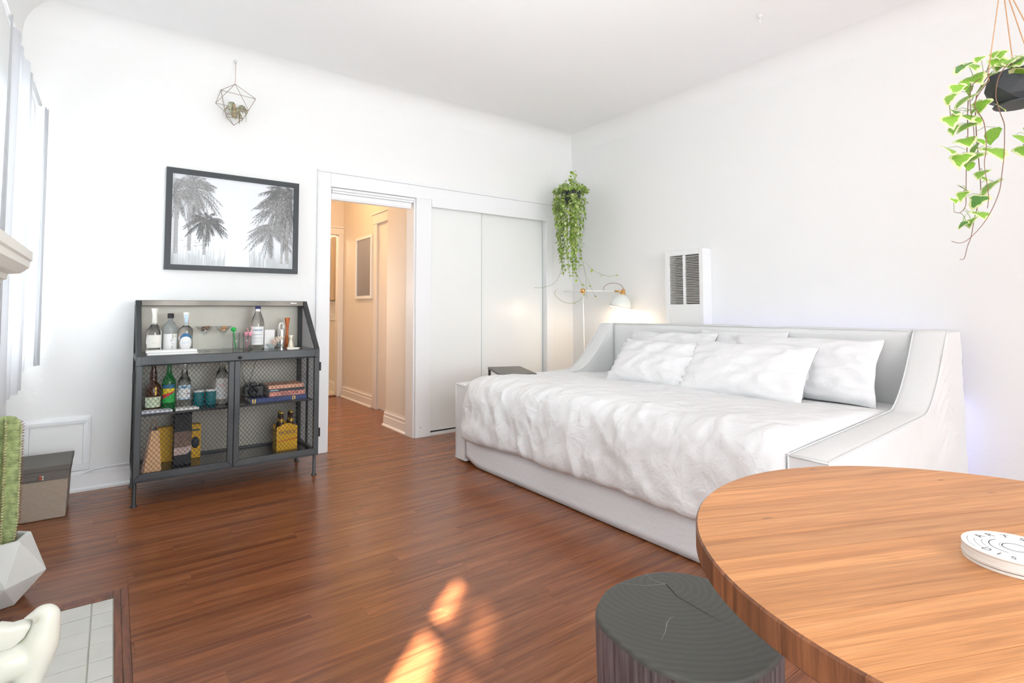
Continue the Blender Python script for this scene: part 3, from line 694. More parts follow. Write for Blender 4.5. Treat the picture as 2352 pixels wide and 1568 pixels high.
# dense drapes left and right of a narrow gap, with a meeting rail of the sash across it
quad(b, [(W2Y0, 0.8), (-0.20, 0.8), (-0.20, 2.12), (W2Y0, 2.12)])
quad(b, [(0.33, 0.8), (W2Y1, 0.8), (W2Y1, 2.12), (0.11, 2.12)])
quad(b, [(0.25, 1.48), (0.33, 0.8), (0.11, 2.12), (0.167, 1.89)]); quad(b, [(0.167, 1.89), (0.11, 2.12), (0.11, 2.12), (0.11, 2.12)][:3] + [(0.105, 2.08)])
quad(b, [(-0.20, 0.8), (0.33, 0.8), (0.27, 1.36), (-0.20, 1.36)])
dr = obj('sun_gap_drape', b, 'drape', w2)
b = MB(); quad(b, [(-0.20, 1.36), (0.04, 1.36), (0.072, 1.9), (0.055, 2.12)]); quad(b, [(-0.20, 1.36), (0.055, 2.12), (-0.20, 2.12), (-0.20, 1.8)])
obj('sun_gap_sheer', b, sheer('window_sheer_fabric', 0.16), w2)
b = MB(); b.box(xw - 0.02, xw + 0.02, W2Y0 + 0.05, W2Y1 - 0.05, 1.915, 1.965); obj('meeting_rail', b, 'winframe', w2)
b = MB()
for yy in (-0.115, -0.30): b.box(xw - 0.015, xw + 0.015, yy - 0.018, yy + 0.018, 0.86, 2.35)
obj('muntin', b, 'winframe', w2)

# ------------------------------------------------------------------ MANTEL
b = MB()
prof = [(XL, 1.285), (-0.240, 1.262), (-0.240, 1.232), (-0.246, 1.226), (-0.247, 1.205), (-0.262, 1.190), (-0.270, 1.182), (-0.298, 1.178), (-0.300, 1.160), (-0.312, 1.155), (-0.316, 1.135), (-0.328, 1.115), (-0.338, 1.095), (XL, 1.09)]
def mant(b, prof, y1, y0):
    # mitred return: each profile point pulls back from the free end as much as it recedes from the front
    vs = []; n = len(prof)
    for (x, z) in prof: vs.append((x, y0, z))
    for (x, z) in prof: vs.append((x, y1 - max(0, (-0.240 - x)) * 1.0 if x > XL else y1 - 0.10, z))
    fs = [(i, (i + 1) % n, n + (i + 1) % n, n + i) for i in range(n)] + [tuple(range(n))[::-1], tuple(range(n, 2 * n))]
    b.add(vs, fs)
mant(b, [(XL + 0.001, 1.262)] + prof[1:-1] + [(XL + 0.001, 1.09)], 2.605, 1.1)
t_ = thing('fireplace_mantel', 'cream moulded mantel shelf end jutting in at the left edge', 'mantel', (-0.34, 1.85, 0.0))
obj('shelf', b, 'mantel', t_)
b = MB(); b.box(XL + 0.001, -0.36, 2.22, 2.47, 0.002, 1.089); b.box(XL + 0.001, -0.36, 1.22, 1.47, 0.002, 1.089); b.box(XL + 0.001, -0.37, 1.4702, 2.2198, 0.86, 1.089)
obj('surround', b, 'mantel', t_)

# ------------------------------------------------------------------ SOFA
def sofa():
    S = thing('sofa', 'large deep white slipcovered sofa made up as a bed against the right wall', 'sofa', (2.8, 2.1, 0))
    XF, XBK = 1.97, 3.66
    def topz(x):
        if x < 3.02: return 0.530 + 0.030 * (x - XF) / 1.05
        t = min(1, max(0, (x - 3.02) / 0.40)); s = t ** 1.55
        return 0.56 + 0.375 * (s if t < 1 else 1)
    def arm(yi0, yi1, yo0, yo1, side):
        # side=+1 : outer face towards -Y (right arm);  side=-1 : outer face towards +Y
        b = MB(); b.smooth = True; NX = 80; P = []
        for i in range(NX + 1):
            u = i / NX; x = XF + (XBK - XF) * u; zt = topz(x)
            yi = yi0 + (yi1 - yi0) * u; yo = yo0 + (yo1 - yo0) * u
            yo_b = yo - side * 0.012
            ring = []
            zb = 0.012 if side > 0 else 0.014
            for k in range(15):
                v = k / 14; z = zb + (zt - 0.012 - zb) * v
                yy = yi; ring.append((x, yy, z))
            sgn = -1 if yo < yi else 1
            ring.append((x, yi + sgn * 0.004, zt - 0.003)); 
            for k in range(1, 6): ring.append((x, yi + (yo - yi) * k / 6, zt + 0.003 * math.sin(PI * k / 6)))
            ring.append((x, yo - sgn * 0.004, zt - 0.003))
            for k in range(30):
                v = 1 - k / 29; z = zb + (zt - 0.012 - zb) * v
                yy = yo + (yo_b - yo) * (1 - v)
                # slipcover drag lines around the bend
                w = math.exp(-((x - 3.42) / 0.16) ** 2) * math.exp(-((z - 0.55) / 0.26) ** 2)
                yy += -side * (0.018 * w * math.sin((z * 2.1 - (x - 3.4) * 1.3) * 42 + 4 * nz(x, 1, z, 4)) + 0.006 * nz(x, 2, z, 5) + 0.004 * nz(x, 3, z, 14))
                ring.append((x, yy, z))
            P.append(ring)
        # front face closing
        n = len(P[0])
        b.grid(P, NX + 1, n)
        bb = MB(); b.smooth = False
        b.add(P[0], [tuple(range(n))]); b.add(P[-1], [tuple(range(n))[::-1]])
        b.add([P[0][0], P[-1][0], P[-1][-1], P[0][-1]], [(0, 1, 2, 3)])
        o = obj('armrest', b, 'fabric', S)
        # piping along the two top edges and down the front
        b = MB()
        for (a0, a1, sg) in ((yi0, yi1, 1), (yo0, yo1, -1)):
            sgn = (-1 if yo0 < yi0 else 1) * sg
            pts = [(XF - 0.002, a0 + sgn * 0.001, 0.03), (XF - 0.002, a0 + sgn * 0.001, topz(XF) - 0.006)]
            for i in range(0, 61):
                u = i / 60; x = XF + (XBK - XF) * u
                pts.append((x, a0 + (a1 - a0) * u + sgn * 0.001, topz(x) - 0.0015))
            b.tube(pts, 0.0034, 6)
        b.tube([(XF - 0.002, yi0, topz(XF) - 0.006), (XF - 0.002, yo0, topz(XF) - 0.006)], 0.003, 6)
        obj('piping', b, 'fabric', o)
    arm(0.99, 1.045, 0.850, 0.900, 1)
    arm(3.20, 3.18, 3.325, 3.325, -1)
    b = MB(); b.smooth = True
    # backrest as a soft box
    def softbox(b, x0, x1, y0, y1, z0, z1, r, nx, ny, nzz, amp=0.004, seed=1, crown=0):
        pts = {}
        import itertools
        def pos(i, j, k):
            x = x0 + (x1 - x0) * i / nx; y = y0 + (y1 - y0) * j / ny; z = z0 + (z1 - z0) * k / nzz
            cx = min(max(x, x0 + r), x1 - r); cy = min(max(y, y0 + r), y1 - r); cz = min(max(z, z0 + r), z1 - r)
            d = Vector((x - cx, y - cy, z - cz))
            if d.length > 1e-9:
                m_ = max(abs(d.x), abs(d.y), abs(d.z)); d = d.normalized() * m_
                x, y, z = cx + d.x, cy + d.y, cz + d.z
            n_ = nz(x, y, z, 3.0, seed) * amp
            x += n_; z += n_ * 0.6 + crown * math.sin(PI * j / ny) * (1 if k == nzz else 0)
            return (x, y, z)
        idx = {}; vs = []; fs = []
        def vid(i, j, k):
            if (i, j, k) not in idx: idx[(i, j, k)] = len(vs); vs.append(pos(i, j, k))
            return idx[(i, j, k)]
        for i in range(nx):
            for j in range(ny):
                fs.append((vid(i, j, 0), vid(i, j + 1, 0), vid(i + 1, j + 1, 0), vid(i + 1, j, 0))); fs.append((vid(i, j, nzz), vid(i + 1, j, nzz), vid(i + 1, j + 1, nzz), vid(i, j + 1, nzz)))
        for i in range(nx):
            for k in range(nzz):
                fs.append((vid(i, 0, k), vid(i + 1, 0, k), vid(i + 1, 0, k + 1), vid(i, 0, k + 1))); fs.append((vid(i, ny, k), vid(i, ny, k + 1), vid(i + 1, ny, k + 1), vid(i + 1, ny, k)))
        for j in range(ny):
            for k in range(nzz):
                fs.append((vid(0, j, k), vid(0, j, k + 1), vid(0, j + 1, k + 1), vid(0, j + 1, k))); fs.append((vid(nx, j, k), vid(nx, j + 1, k), vid(nx, j + 1, k + 1), vid(nx, j, k + 1)))
        b.add(vs, fs)
    softbox(b, 3.42, 3.655, 1.048, 3.178, 0.10, 0.936, 0.02, 8, 60, 24, 0.010, 3)
    bk = obj('backrest', b, 'fabric', S)
    b = MB(); b.tube([(3.424, 1.06 + 2.11 * k / 30, 0.934 + 0.003 * nz(k * 0.4, 0, 0)) for k in range(31)], 0.0035, 6); obj('piping', b, 'fabric', bk)
    b = MB(); b.smooth = True; softbox(b, 1.995, 3.415, 0.995, 3.195, 0.36, 0.545, 0.04, 20, 30, 6, 0.006, 6); obj('seat_cushion', b, 'fabric', S)
    b = MB(); b.box(2.02, 3.60, 1.05, 3.17, 0.05, 0.359); obj('seat_base', b, 'fabric', S)
    # front skirt, drooping and slightly lifted at the left end
    b = MB(); b.smooth = True; P = []
    NY = 90
    for i in range(NY + 1):
        u = i / NY; y = 0.998 + (3.196 - 0.998) * u
        row = []
        lift = 0.045 * max(0, (u - 0.93) / 0.07) ** 1.3
        for k in range(13):
            v = k / 12; z = 0.40 + (0.006 + lift - 0.40) * v
            x = 1.988 - 0.014 * v + 0.004 * nz(y * 1.6, v, 0, 1, 2) - 0.010 * v * v * abs(nz(y * 1.1, 0.3, 0, 1, 9)) - 0.006 * math.exp(-((v - 0.72) / 0.08) ** 2)
            row.append((x, y, z))
        P.append(row)
    b.grid(P, NY + 1, 13); obj('skirt', b, 'skirt', S, solid=0.003)
    for (x, y) in ((2.05, 3.255), (2.05, 0.93), (3.58, 3.255), (3.58, 0.96)):
        b = MB(); b.box(x - 0.035, x + 0.035, y - 0.035, y + 0.035, 0.001, 0.0138 if y > 1 or True else 0.04); obj('foot', b, 'darkfoot', S)
    return S
sofa()
# blue-violet strip lighting behind the sofa back, washing the wall
light('sofa_back_strip_light', 'AREA', (3.735, 1.9, 0.62), 1.8, (0.50, 0.50, 1.0), 1.7, 0.05, to=(3.80, 1.9, 0.75))
light('sofa_end_strip_light', 'AREA', (3.69, 0.96, 0.30), 0.22, (0.50, 0.50, 1.0), 0.03, 0.5, to=(3.80, 0.90, 0.28))

# duvet
def duvet():
    b = MB(); b.smooth = True
    NU, NV = 260, 150
    # profile (x, z) from the back to the hanging front edge
    pr = [(3.05, 0.553), (2.7, 0.575), (2.4, 0.590), (2.20, 0.592), (2.10, 0.588), (2.03, 0.575), (1.970, 0.535), (1.935, 0.455), (1.918, 0.33), (1.910, 0.26), (1.915, 0.215), (1.935, 0.195), (1.960, 0.200)]
    ln = [0]
    for i in range(1, len(pr)): ln.append(ln[-1] + math.dist(pr[i], pr[i - 1]))
    def prof(s):
        d = s * ln[-1]
        for i in range(1, len(pr)):
            if d <= ln[i] + 1e-9:
                t = (d - ln[i - 1]) / (ln[i] - ln[i - 1])
                p0 = pr[max(i - 2, 0)]; p1 = pr[i - 1]; p2 = pr[i]; p3 = pr[min(i + 1, len(pr) - 1)]
                def cr(a, bb, c, d_): return 0.5 * (2 * bb + (c - a) * t + (2 * a - 5 * bb + 4 * c - d_) * t * t + (-a + 3 * bb - 3 * c + d_) * t ** 3)
                return cr(p0[0], p1[0], p2[0], p3[0]), cr(p0[1], p1[1], p2[1], p3[1])
        return pr[-1]
    P = []
    for i in range(NU + 1):
        u = i / NU; row = []
        for j in range(NV + 1):
            s = j / NV
            x, z = prof(s); x2, z2 = prof(min(1, s + 0.004)); x1_, z1_ = prof(max(0, s - 0.004))
            tx, tz = x2 - x1_, z2 - z1_; L = math.hypot(tx, tz) or 1; nx_, nz_ = tz / L, -tx / L
            if s < 0.5 and nz_ < 0: nx_, nz_ = -nx_, -nz_
            y = 0.994 + 0.055 * min(1, max(0, (x - 1.97) / 1.5)) + (3.192 - 0.999) * u - 0.05 * u * min(1, max(0, (x - 1.97) / 1.5))
            front = min(1, max(0, (s - 0.52) / 0.2))
            # left end bulges a little over the arm at the front
            y += front * (0.012 if u > 0.97 else 0) 
            d = 0.0
            # broad puffs
            d += 0.014 * nz(x * 1.1 + 3, y * 1.3, z * 1.1, 1.6, 1)
            # directional creases radiating towards the left hand front
            q = y * 0.85 + x * 0.55
            d += 0.006 * (1 - abs(nz(q * 3.6, x * 1.6 + y * 1.1, z * 2, 1, 3)) * 2.2) * (0.35 + 0.65 * front)
            # hanging folds on the front drop
            f = nz(y * 3.2 + 1.8 * z, z * 2.4, 0, 1.0, 5)
            d += 0.014 * front * f
            d += 0.007 * front * (1 - 2.5 * abs(nz(y * 7.0 - z * 5.0, z * 4.5 + y, 0, 1, 8)))
            # fine wrinkles
            d += 0.0034 * (1 - 3 * abs(nz(x * 5 + y * 2, y * 7, z * 5, 1, 11))) * (0.5 + front) + 0.0030 * (1 - 3 * abs(nz(x * 11, y * 13 + x * 4, z * 10, 1, 15))) + 0.0022 * nz(x * 14, y * 16, z * 14, 1, 12)
            sc_ = min(1, (1 - s) / 0.04 + 0.15) * min(1, 0.25 + s / 0.15)
            d *= sc_
            edge = min(u, 1 - u) / 0.04
            rnd_ = 0.0
            if edge < 1:
                rnd_ = (1 - math.sqrt(max(0, 1 - (1 - edge) ** 2))) * (0.016 if u < 0.5 else 0.030)
                d = d * edge - rnd_
            hem = 0.020 * nz(y * 2.1, 7, 0, 1, 21) + 0.010 * nz(y * 6, 3, 0, 1, 22)
            zz = z + nz_ * d + (hem + 0.012 * (0.5 - u)) * max(0, (s - 0.75) / 0.25)
            xx = x + nx_ * d
            if z > 0.5 and s < 0.5: zz = max(zz, 0.5500)
            xx = min(xx, x + 0.02) if front > 0.5 else xx
            e_ = min(u, 1 - u) / 0.022
            if e_ < 1:
                q_ = 1 - math.sqrt(max(0.0, 1 - (1 - e_) ** 2))
                if z > 0.5: zz -= (zz - (0.532 if u < 0.5 else 0.547)) * q_
                if z < 0.59 and s > 0.4: xx += max(0.0, 1.986 - xx) * q_
            row.append((xx, y, zz))
        P.append(row)
    b.grid(P, NU + 1, NV + 1)
    o = obj('duvet', b, 'duvet', solid=0.004); tag(o, 'rumpled white linen duvet spread over the sofa seat and hanging down its front', 'duvet')
duvet()

# pillows
def pillow(name, label, c, w, h, th, yaw, tilt, seed, roll=0, grp='white bed pillows against the sofa back'):
    b = MB(); b.smooth = True; n = 40; m_ = 30
    def pt(i, j, side):
        u = -1 + 2 * i / n; v = -1 + 2 * j / m_
        bulge = (max(0, 1 - abs(u) ** 2.6) ** 0.45) * (max(0, 1 - abs(v) ** 2.4) ** 0.45)
        pin = 1 - 0.055 * (1 - abs(v) ** 2 * 1.0) * (abs(u) ** 3) ; pin2 = 1 - 0.075 * (1 - abs(u) ** 2) * (abs(v) ** 3)
        x = u * w / 2 * pin * (1 + 0.02 * nz(v * 2, seed, 0)); z = v * h / 2 * pin2 * (1 + 0.03 * nz(u * 2, seed + 4, 0))
        wr = 0.014 * (1 - 2.2 * abs(nz(u * 2.2 + v * 1.2, v * 3.2 - u, 0, 1, seed))) + 0.005 * nz(u * 7, v * 7, side, 1, seed + 1)
        # gathers near the short ends
        wr += 0.011 * (abs(u) ** 4) * math.sin(v * 22 + 5 * nz(u * 2, v * 3, 0, 1, seed + 2))
        d = th / 2 * bulge + (wr if bulge > 0.12 else wr * bulge * 8)
        return (x, side * max(d, 0.0015), z)
    for side in (-1, 1):
        P = [[pt(i, j, side) for j in range(m_ + 1)] for i in range(n + 1)]
        b.grid(P, n + 1, m_ + 1)
    # seam closing
    vs = b.v[:]
    R = Matrix.Translation(c) @ Matrix.Rotation(yaw, 4, 'Z') @ Matrix.Rotation(tilt, 4, 'X') @ Matrix.Rotation(roll, 4, 'Y')
    b.v = [tuple(R @ Vector(v)) for v in b.v]
    o = obj(name, b, 'pillow', solid=0.0)
    tag(o, label, 'pillow', grp)
    return o
# local x runs along the sofa (towards -Y), front faces -X
YW = -PI / 2
pillow('pillow', 'white pillow at the back left, mostly hidden by the front left pillow', (3.19, 2.47, 0.715), 0.74, 0.40, 0.13, YW, -0.55, 11)
pillow('pillow', 'white pillow standing in the middle at the back, only its top corner showing', (3.33, 1.98, 0.735), 0.62, 0.36, 0.11, YW, -0.28, 23)
pillow('pillow', 'white pillow at the back right with a flanged gathered end towards the right arm', (3.19, 1.53, 0.715), 0.82, 0.38, 0.15, YW + 0.04, -0.45, 31)
pillow('pillow', 'white pillow in front on the left, overlapped by its right neighbour', (2.925, 2.34, 0.690), 0.68, 0.37, 0.15, YW + 0.02, -0.72, 42)
pillow('pillow', 'white pillow in front in the middle, nearest to the camera and lowest', (2.94, 1.725, 0.690), 0.74, 0.39, 0.16, YW + 0.05, -0.70, 57)

# ------------------------------------------------------------------ C-SHAPED SIDE TABLE over the left arm
t_ = thing('side_table', 'dark metal C-shaped side table reaching over the left sofa arm', 'table', (2.39, 3.55, 0), math.atan2(-0.106, 0.241))
WT, LT = 0.263, 0.50
b = MB(); b.box(0, WT, -LT, 0, 0.583, 0.600); obj('top', b, 'sidetable', t_, local=True, bevel=0.003)
for x in (0.012, WT - 0.012):
    b = MB(); b.box(x - 0.009, x + 0.009, -0.022, -0.002, 0.013, 0.5827); obj('post', b, 'sidetable', t_, local=True)
b = MB(); b.box(0.022, WT - 0.022, -0.021, -0.003, 0.001, 0.0125); b.box(0.003, 0.021, -0.022, 0.16, 0.001, 0.0125); b.box(WT - 0.021, WT - 0.003, -0.022, 0.16, 0.001, 0.0125); obj('base', b, 'sidetable', t_, local=True)

# ------------------------------------------------------------------ WALL HEATER
t_ = thing('wall_heater', 'white wall heater with two louvred grilles above the sofa back', 'heater', (3.74, 2.655, 0.22))
HYa, HYb, HXf = 2.475, 2.835, 3.685
gy = [(2.512, 2.640), (2.662, 2.790)]; gz0, gz1 = 1.092, 1.487
b = MB()
b.box(HXf, XB, HYa, gy[0][0], 0.22, 1.53); b.box(HXf, XB, gy[1][1], HYb, 0.22, 1.53); b.box(HXf, XB, gy[0][0], gy[1][1], 0.22, gz0); b.box(HXf, XB, gy[0][0], gy[1][1], gz1, 1.53)
b.box(HXf, HXf + 0.02, gy[0][1], gy[1][0], gz0, gz1)
obj('housing', b, 'heater', t_, bevel=0.004)
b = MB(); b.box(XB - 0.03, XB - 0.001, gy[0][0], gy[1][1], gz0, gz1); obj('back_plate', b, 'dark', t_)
for (a, c) in gy:
    for k in range(28):
        z = gz0 + 0.008 + (gz1 - gz0 - 0.012) * k / 28; dz = random.uniform(-0.0015, 0.0015)
        b = MB(); b.add([(HXf + 0.003, a, z + dz), (HXf + 0.003, c, z - dz), (HXf + 0.016, c, z + 0.0085 - dz), (HXf + 0.016, a, z + 0.0085 + dz),
                         (HXf + 0.0045, a, z - 0.0012 + dz), (HXf + 0.0045, c, z - 0.0012 - dz), (HXf + 0.0175, c, z + 0.0073 - dz), (HXf + 0.0175, a, z + 0.0073 + dz)],
                        [(0, 1, 2, 3), (7, 6, 5, 4), (0, 4, 5, 1), (2, 6, 7, 3)])
        obj('slat', b, 'slat', t_)

# ------------------------------------------------------------------ FLOOR LAMP behind the sofa end
t_ = thing('floor_lamp', 'white jointed floor lamp with brass knuckles, lit, beside the sofa back', 'lamp', (3.46, 3.56, 0))
LX, LY = 3.46, 3.58
b = MB(); b.lathe([(0.13, 0.001), (0.13, 0.012), (0.12, 0.02), (0.015, 0.026)], 28, (LX + 0.02, LY, 0)); obj('base', b, 'lampwhite', t_)
b = MB(); b.tube([(LX + 0.02, LY, 0.02), (LX, LY, 1.215)], 0.0065, 10); obj('pole', b, 'lampwhite', t_)
b = MB(); b.lathe([(0.0, -0.024), (0.018, -0.022), (0.022, -0.006), (0.022, 0.006), (0.018, 0.022), (0.0, 0.024)], 14)
b.v = [(LX + v[0], LY + v[2], 1.222 + v[1]) for v in b.v]
b.lathe([(0.011, -0.03), (0.013, 0.0), (0.011, 0.012)], 12, (LX, LY, 1.222)); kn = obj('joint', b, 'brass', t_)
ex, ey = 3.665, 3.335
b = MB(); b.tube([(LX + (LX - ex) * 0.55, LY + (LY - ey) * 0.55, 1.218), (LX, LY - 0.004, 1.222), (ex, ey, 1.216)], 0.0052, 10); obj('arm', b, 'lampwhite', t_)
# shade tilted, hanging from the arm end with a brass socket and a cable loop
sx, sy, sz = 3.685, 3.30, 1.185
Rsh = Matrix.Translation((sx, sy, sz)) @ Matrix.Rotation(0.16, 4, 'Y') @ Matrix.Rotation(0.12, 4, 'X')
def xf(b, R): b.v = [tuple(R @ Vector(v)) for v in b.v]; return b
b = MB(); b.lathe([(0.022, 0.0), (0.034, -0.004), (0.060, -0.022), (0.082, -0.052), (0.094, -0.090), (0.100, -0.122), (0.098, -0.122), (0.091, -0.09), (0.078, -0.052), (0.056, -0.024), (0.022, -0.004)], 36); xf(b, Rsh); obj('lamp_shade', b, 'lampwhite', t_)
b = MB(); b.lathe([(0.0, 0.052), (0.012, 0.050), (0.015, 0.036), (0.020, 0.030), (0.021, 0.010), (0.026, 0.006), (0.026, -0.002), (0.0, -0.003)], 18); xf(b, Rsh); b.tube([(ex - 0.02, ey + 0.024, 1.216), (sx, sy, sz + 0.028)], 0.009, 8); obj('socket', b, 'brass', t_)
b = MB(); b.lathe([(0.0, -0.010), (0.014, -0.02), (0.026, -0.05), (0.028, -0.07), (0.018, -0.09), (0.0, -0.098)], 14); xf(b, Rsh); obj('bulb', b, 'bulb', t_)
b = MB(); pts = [(ex - 0.085, ey + 0.10, 1.222)]
for k in range(13):
    a = PI * k / 12; pts.append((ex - 0.085 + 0.115 * (1 - math.cos(a)) / 2, ey + 0.10 - 0.135 * (1 - math.cos(a)) / 2, 1.232 + 0.058 * math.sin(a)))
pts.append((sx, sy, sz + 0.045)); b.tube(pts, 0.0028, 6); obj('cable', b, 'bronze', t_)
light('floor_lamp_bulb', 'POINT', (sx + 0.012, sy - 0.004, sz - 0.115), 7.5, (1.0, 0.74, 0.52), 0.03)

# ------------------------------------------------------------------ leaves
def leaf_mesh(kind, n=0):
    """broad lobed ivy leaf with a pale rim (material 1) around a green field (material 0); lies in XY, tip at +Y, fold along Y"""
    rnd = random.Random(n)
    if kind == 'ivy':
        out = [(0.0, 0.0), (0.28, -0.12), (0.62, -0.02), (0.80, 0.22), (0.66, 0.46), (0.52, 0.62), (0.46, 0.86), (0.22, 1.12), (0.0, 1.38)]
    else:
        out = [(0.0, 0.0), (0.22, 0.06), (0.42, 0.28), (0.46, 0.55), (0.34, 0.86), (0.16, 1.12), (0.0, 1.32)]
    ring = [(x * (1 + rnd.uniform(-.1, .1)), y * (1 + rnd.uniform(-.05, .05))) for x, y in out] + [(-x * (1 + rnd.uniform(-.1, .1)), y * (1 + rnd.uniform(-.05, .05))) for x, y in out[-2:0:-1]]
    cx, cy = 0, 0.5
    vs = []; 
    def z(x, y): return 0.22 * abs(x) - 0.20 * (y - 0.5) ** 2 - 0.16 * x * x * 2
    for x, y in ring: vs.append((x, y, z(x, y)))
    k = len(ring); sh = rnd.uniform(0.70, 0.86)
    for x, y in ring: 
        s_ = sh * rnd.uniform(0.86, 1.12)
        xx, yy = x * s_, cy + (y - cy) * s_; vs.append((xx, yy, z(xx, yy) + 0.004))
    vs.append((0, 0.45, 0.0))
    fs = []; mi = []
    for i in range(k):
        j = (i + 1) % k
        fs.append((i, j, k + j, k + i)); mi.append(1); fs.append((k + i, k + j, 2 * k)); mi.append(0)
    return vs, fs, mi
def leaf_data(kind, n, mats):
    vs, fs, mi = leaf_mesh(kind, n)
    me = bpy.data.meshes.new('leaf'); me.from_pydata(vs, [], fs)
    for m in mats: me.materials.append(M[m])
    for p, q in zip(me.polygons, mi): p.material_index = q; p.use_smooth = True
    me.update(); return me
def leaf_matrix(p, size, face, droop, spin):
    """p position (stalk end), face: heading angle the blade points to (radians in XY), droop: how far the tip hangs down, spin: twist"""
    d = Vector((math.cos(face) * math.cos(droop), math.sin(face) * math.cos(droop), -math.sin(droop)))
    side = Vector((-math.sin(face), math.cos(face), 0)); nrm = side.cross(d) * -1
    R = Matrix(((side.x, d.x, nrm.x, 0), (side.y, d.y, nrm.y, 0), (side.z, d.z, nrm.z, 0), (0, 0, 0, 1)))
    return Matrix.Translation(p) @ R @ Matrix.Rotation(spin, 4, 'Y') @ Matrix.Scale(size, 4)

# hanging ivy, near right
IV = Vector((1.748, 0.300, 1.583))
t_ = thing('hanging_ivy', 'variegated ivy trailing from a faceted charcoal pot hung on tan ropes at the right edge', 'plant', tuple(IV))
b = MB()
def rings(b, zr, n, c, off=0.0):
    vs = []; fs = []
    for q, (r, z, ph) in enumerate(zr):
        for k in range(n):
            a = 2 * PI * (k + ph) / n + off; vs.append((c[0] + r * math.cos(a), c[1] + r * math.sin(a), c[2] + z))
    for q in range(len(zr) - 1):
        h = zr[q + 1][2] - zr[q][2]
        for k in range(n):
            k2 = (k + 1) % n; A, B, C_, D = q * n + k, q * n + k2, (q + 1) * n + k2, (q + 1) * n + k
            if h > 0.2: fs += [(A, B, D), (B, C_, D)]
            elif h < -0.2: fs += [(A, B, C_), (A, C_, D)]
            else: fs.append((A, B, C_, D))
    fs.append(tuple(range(n))[::-1])
    b.add(vs, fs); return b
rings(b, [(0.036, -0.036, 0), (0.053, -0.022, 0.5), (0.060, 0.004, 0), (0.056, 0.036, 0.5), (0.050, 0.036, 0.5), (0.048, 0.022, 0.5)], 8, IV, 0.3); obj('pot', b, 'pot', t_)
b = MB(); b.lathe([(0.0, 0.020), (0.046, 0.022)], 12, IV); obj('soil', b, 'soil', t_)
b = MB(); b.lathe([(0.044, -0.041), (0.046, -0.038), (0.033, -0.036), (0.0, -0.0365)], 20, IV); obj('saucer', b, 'pot', t_)
ap = IV + Vector((-0.030, 0.012, 0.272))
b = MB()
for a in (2.45, 0.2, 4.2, 5.9):
    e_ = IV + Vector((0.064 * math.cos(a), 0.064 * math.sin(a), 0.042))
    b.tube([e_ - Vector((0, 0, 0.075)) * 0.3, e_, ap], 0.0013, 6)
b.tube([ap, ap + Vector((0, 0, HC - ap.z + 0.002))], 0.002, 6); b.lathe([(0.0, -0.008), (0.006, -0.005), (0.006, 0.01), (0, 0.012)], 8, ap)
obj('rope', b, 'rope', t_)
VINES = [
[(1.715, 0.300, 1.612), (1.690, 0.300, 1.630), (1.668, 0.315, 1.600), (1.662, 0.322, 1.558), (1.668, 0.32, 1.526), (1.678, 0.313, 1.489), (1.68, 0.313, 1.469), (1.681, 0.316, 1.412), (1.678, 0.321, 1.367), (1.674, 0.326, 1.327), (1.661, 0.339, 1.282), (1.645, 0.352, 1.25), (1.623, 0.37, 1.219), (1.604, 0.385, 1.205), (1.586, 0.398, 1.209)],
[(1.672, 0.336, 1.595), (1.647, 0.358, 1.542), (1.664, 0.347, 1.5), (1.67, 0.345, 1.463), (1.672, 0.346, 1.43), (1.67, 0.35, 1.393), (1.679, 0.347, 1.323), (1.678, 0.35, 1.29)],
[(1.7, 0.338, 1.62), (1.667, 0.364, 1.595), (1.664, 0.37, 1.549), (1.672, 0.367, 1.482), (1.673, 0.369, 1.449)],
[(1.719, 0.348, 1.633), (1.689, 0.372, 1.608), (1.685, 0.38, 1.536), (1.686, 0.382, 1.48), (1.686, 0.386, 1.429), (1.686, 0.389, 1.37), (1.687, 0.391, 1.327), (1.686, 0.393, 1.302), (1.676, 0.402, 1.287), (1.664, 0.41, 1.289)],
[(1.749, 0.351, 1.633), (1.726, 0.371, 1.582), (1.729, 0.375, 1.495), (1.736, 0.374, 1.413), (1.741, 0.374, 1.353), (1.74, 0.377, 1.323), (1.731, 0.386, 1.28), (1.725, 0.393, 1.232), (1.719, 0.4, 1.206), (1.713, 0.406, 1.176), (1.705, 0.413, 1.174)],
[(1.73, 0.350, 1.640), (1.722, 0.396, 1.629), (1.704, 0.411, 1.603), (1.698, 0.418, 1.572), (1.702, 0.417, 1.528), (1.707, 0.416, 1.502)],
[(1.79, 0.300, 1.625), (1.815, 0.290, 1.60), (1.82, 0.293, 1.54), (1.80, 0.298, 1.48), (1.79, 0.30, 1.42)]]
def smooth_pts(p, k=4):
    out = []
    for i in range(len(p) - 1):
        a, b_, c, d = Vector(p[max(i - 1, 0)]), Vector(p[i]), Vector(p[i + 1]), Vector(p[min(i + 2, len(p) - 1)])
        for q in range(k):
            t = q / k; out.append(0.5 * (2 * b_ + (c - a) * t + (2 * a - 5 * b_ + 4 * c - d) * t * t + (-a + 3 * b_ - 3 * c + d) * t ** 3))
    out.append(Vector(p[-1])); return out
allp = []
for v in VINES:
    sp = smooth_pts(v); allp += sp
    b = MB(); b.tube(sp, 0.0012, 5, r1=0.0007); obj('stem', b, 'vine', t_)
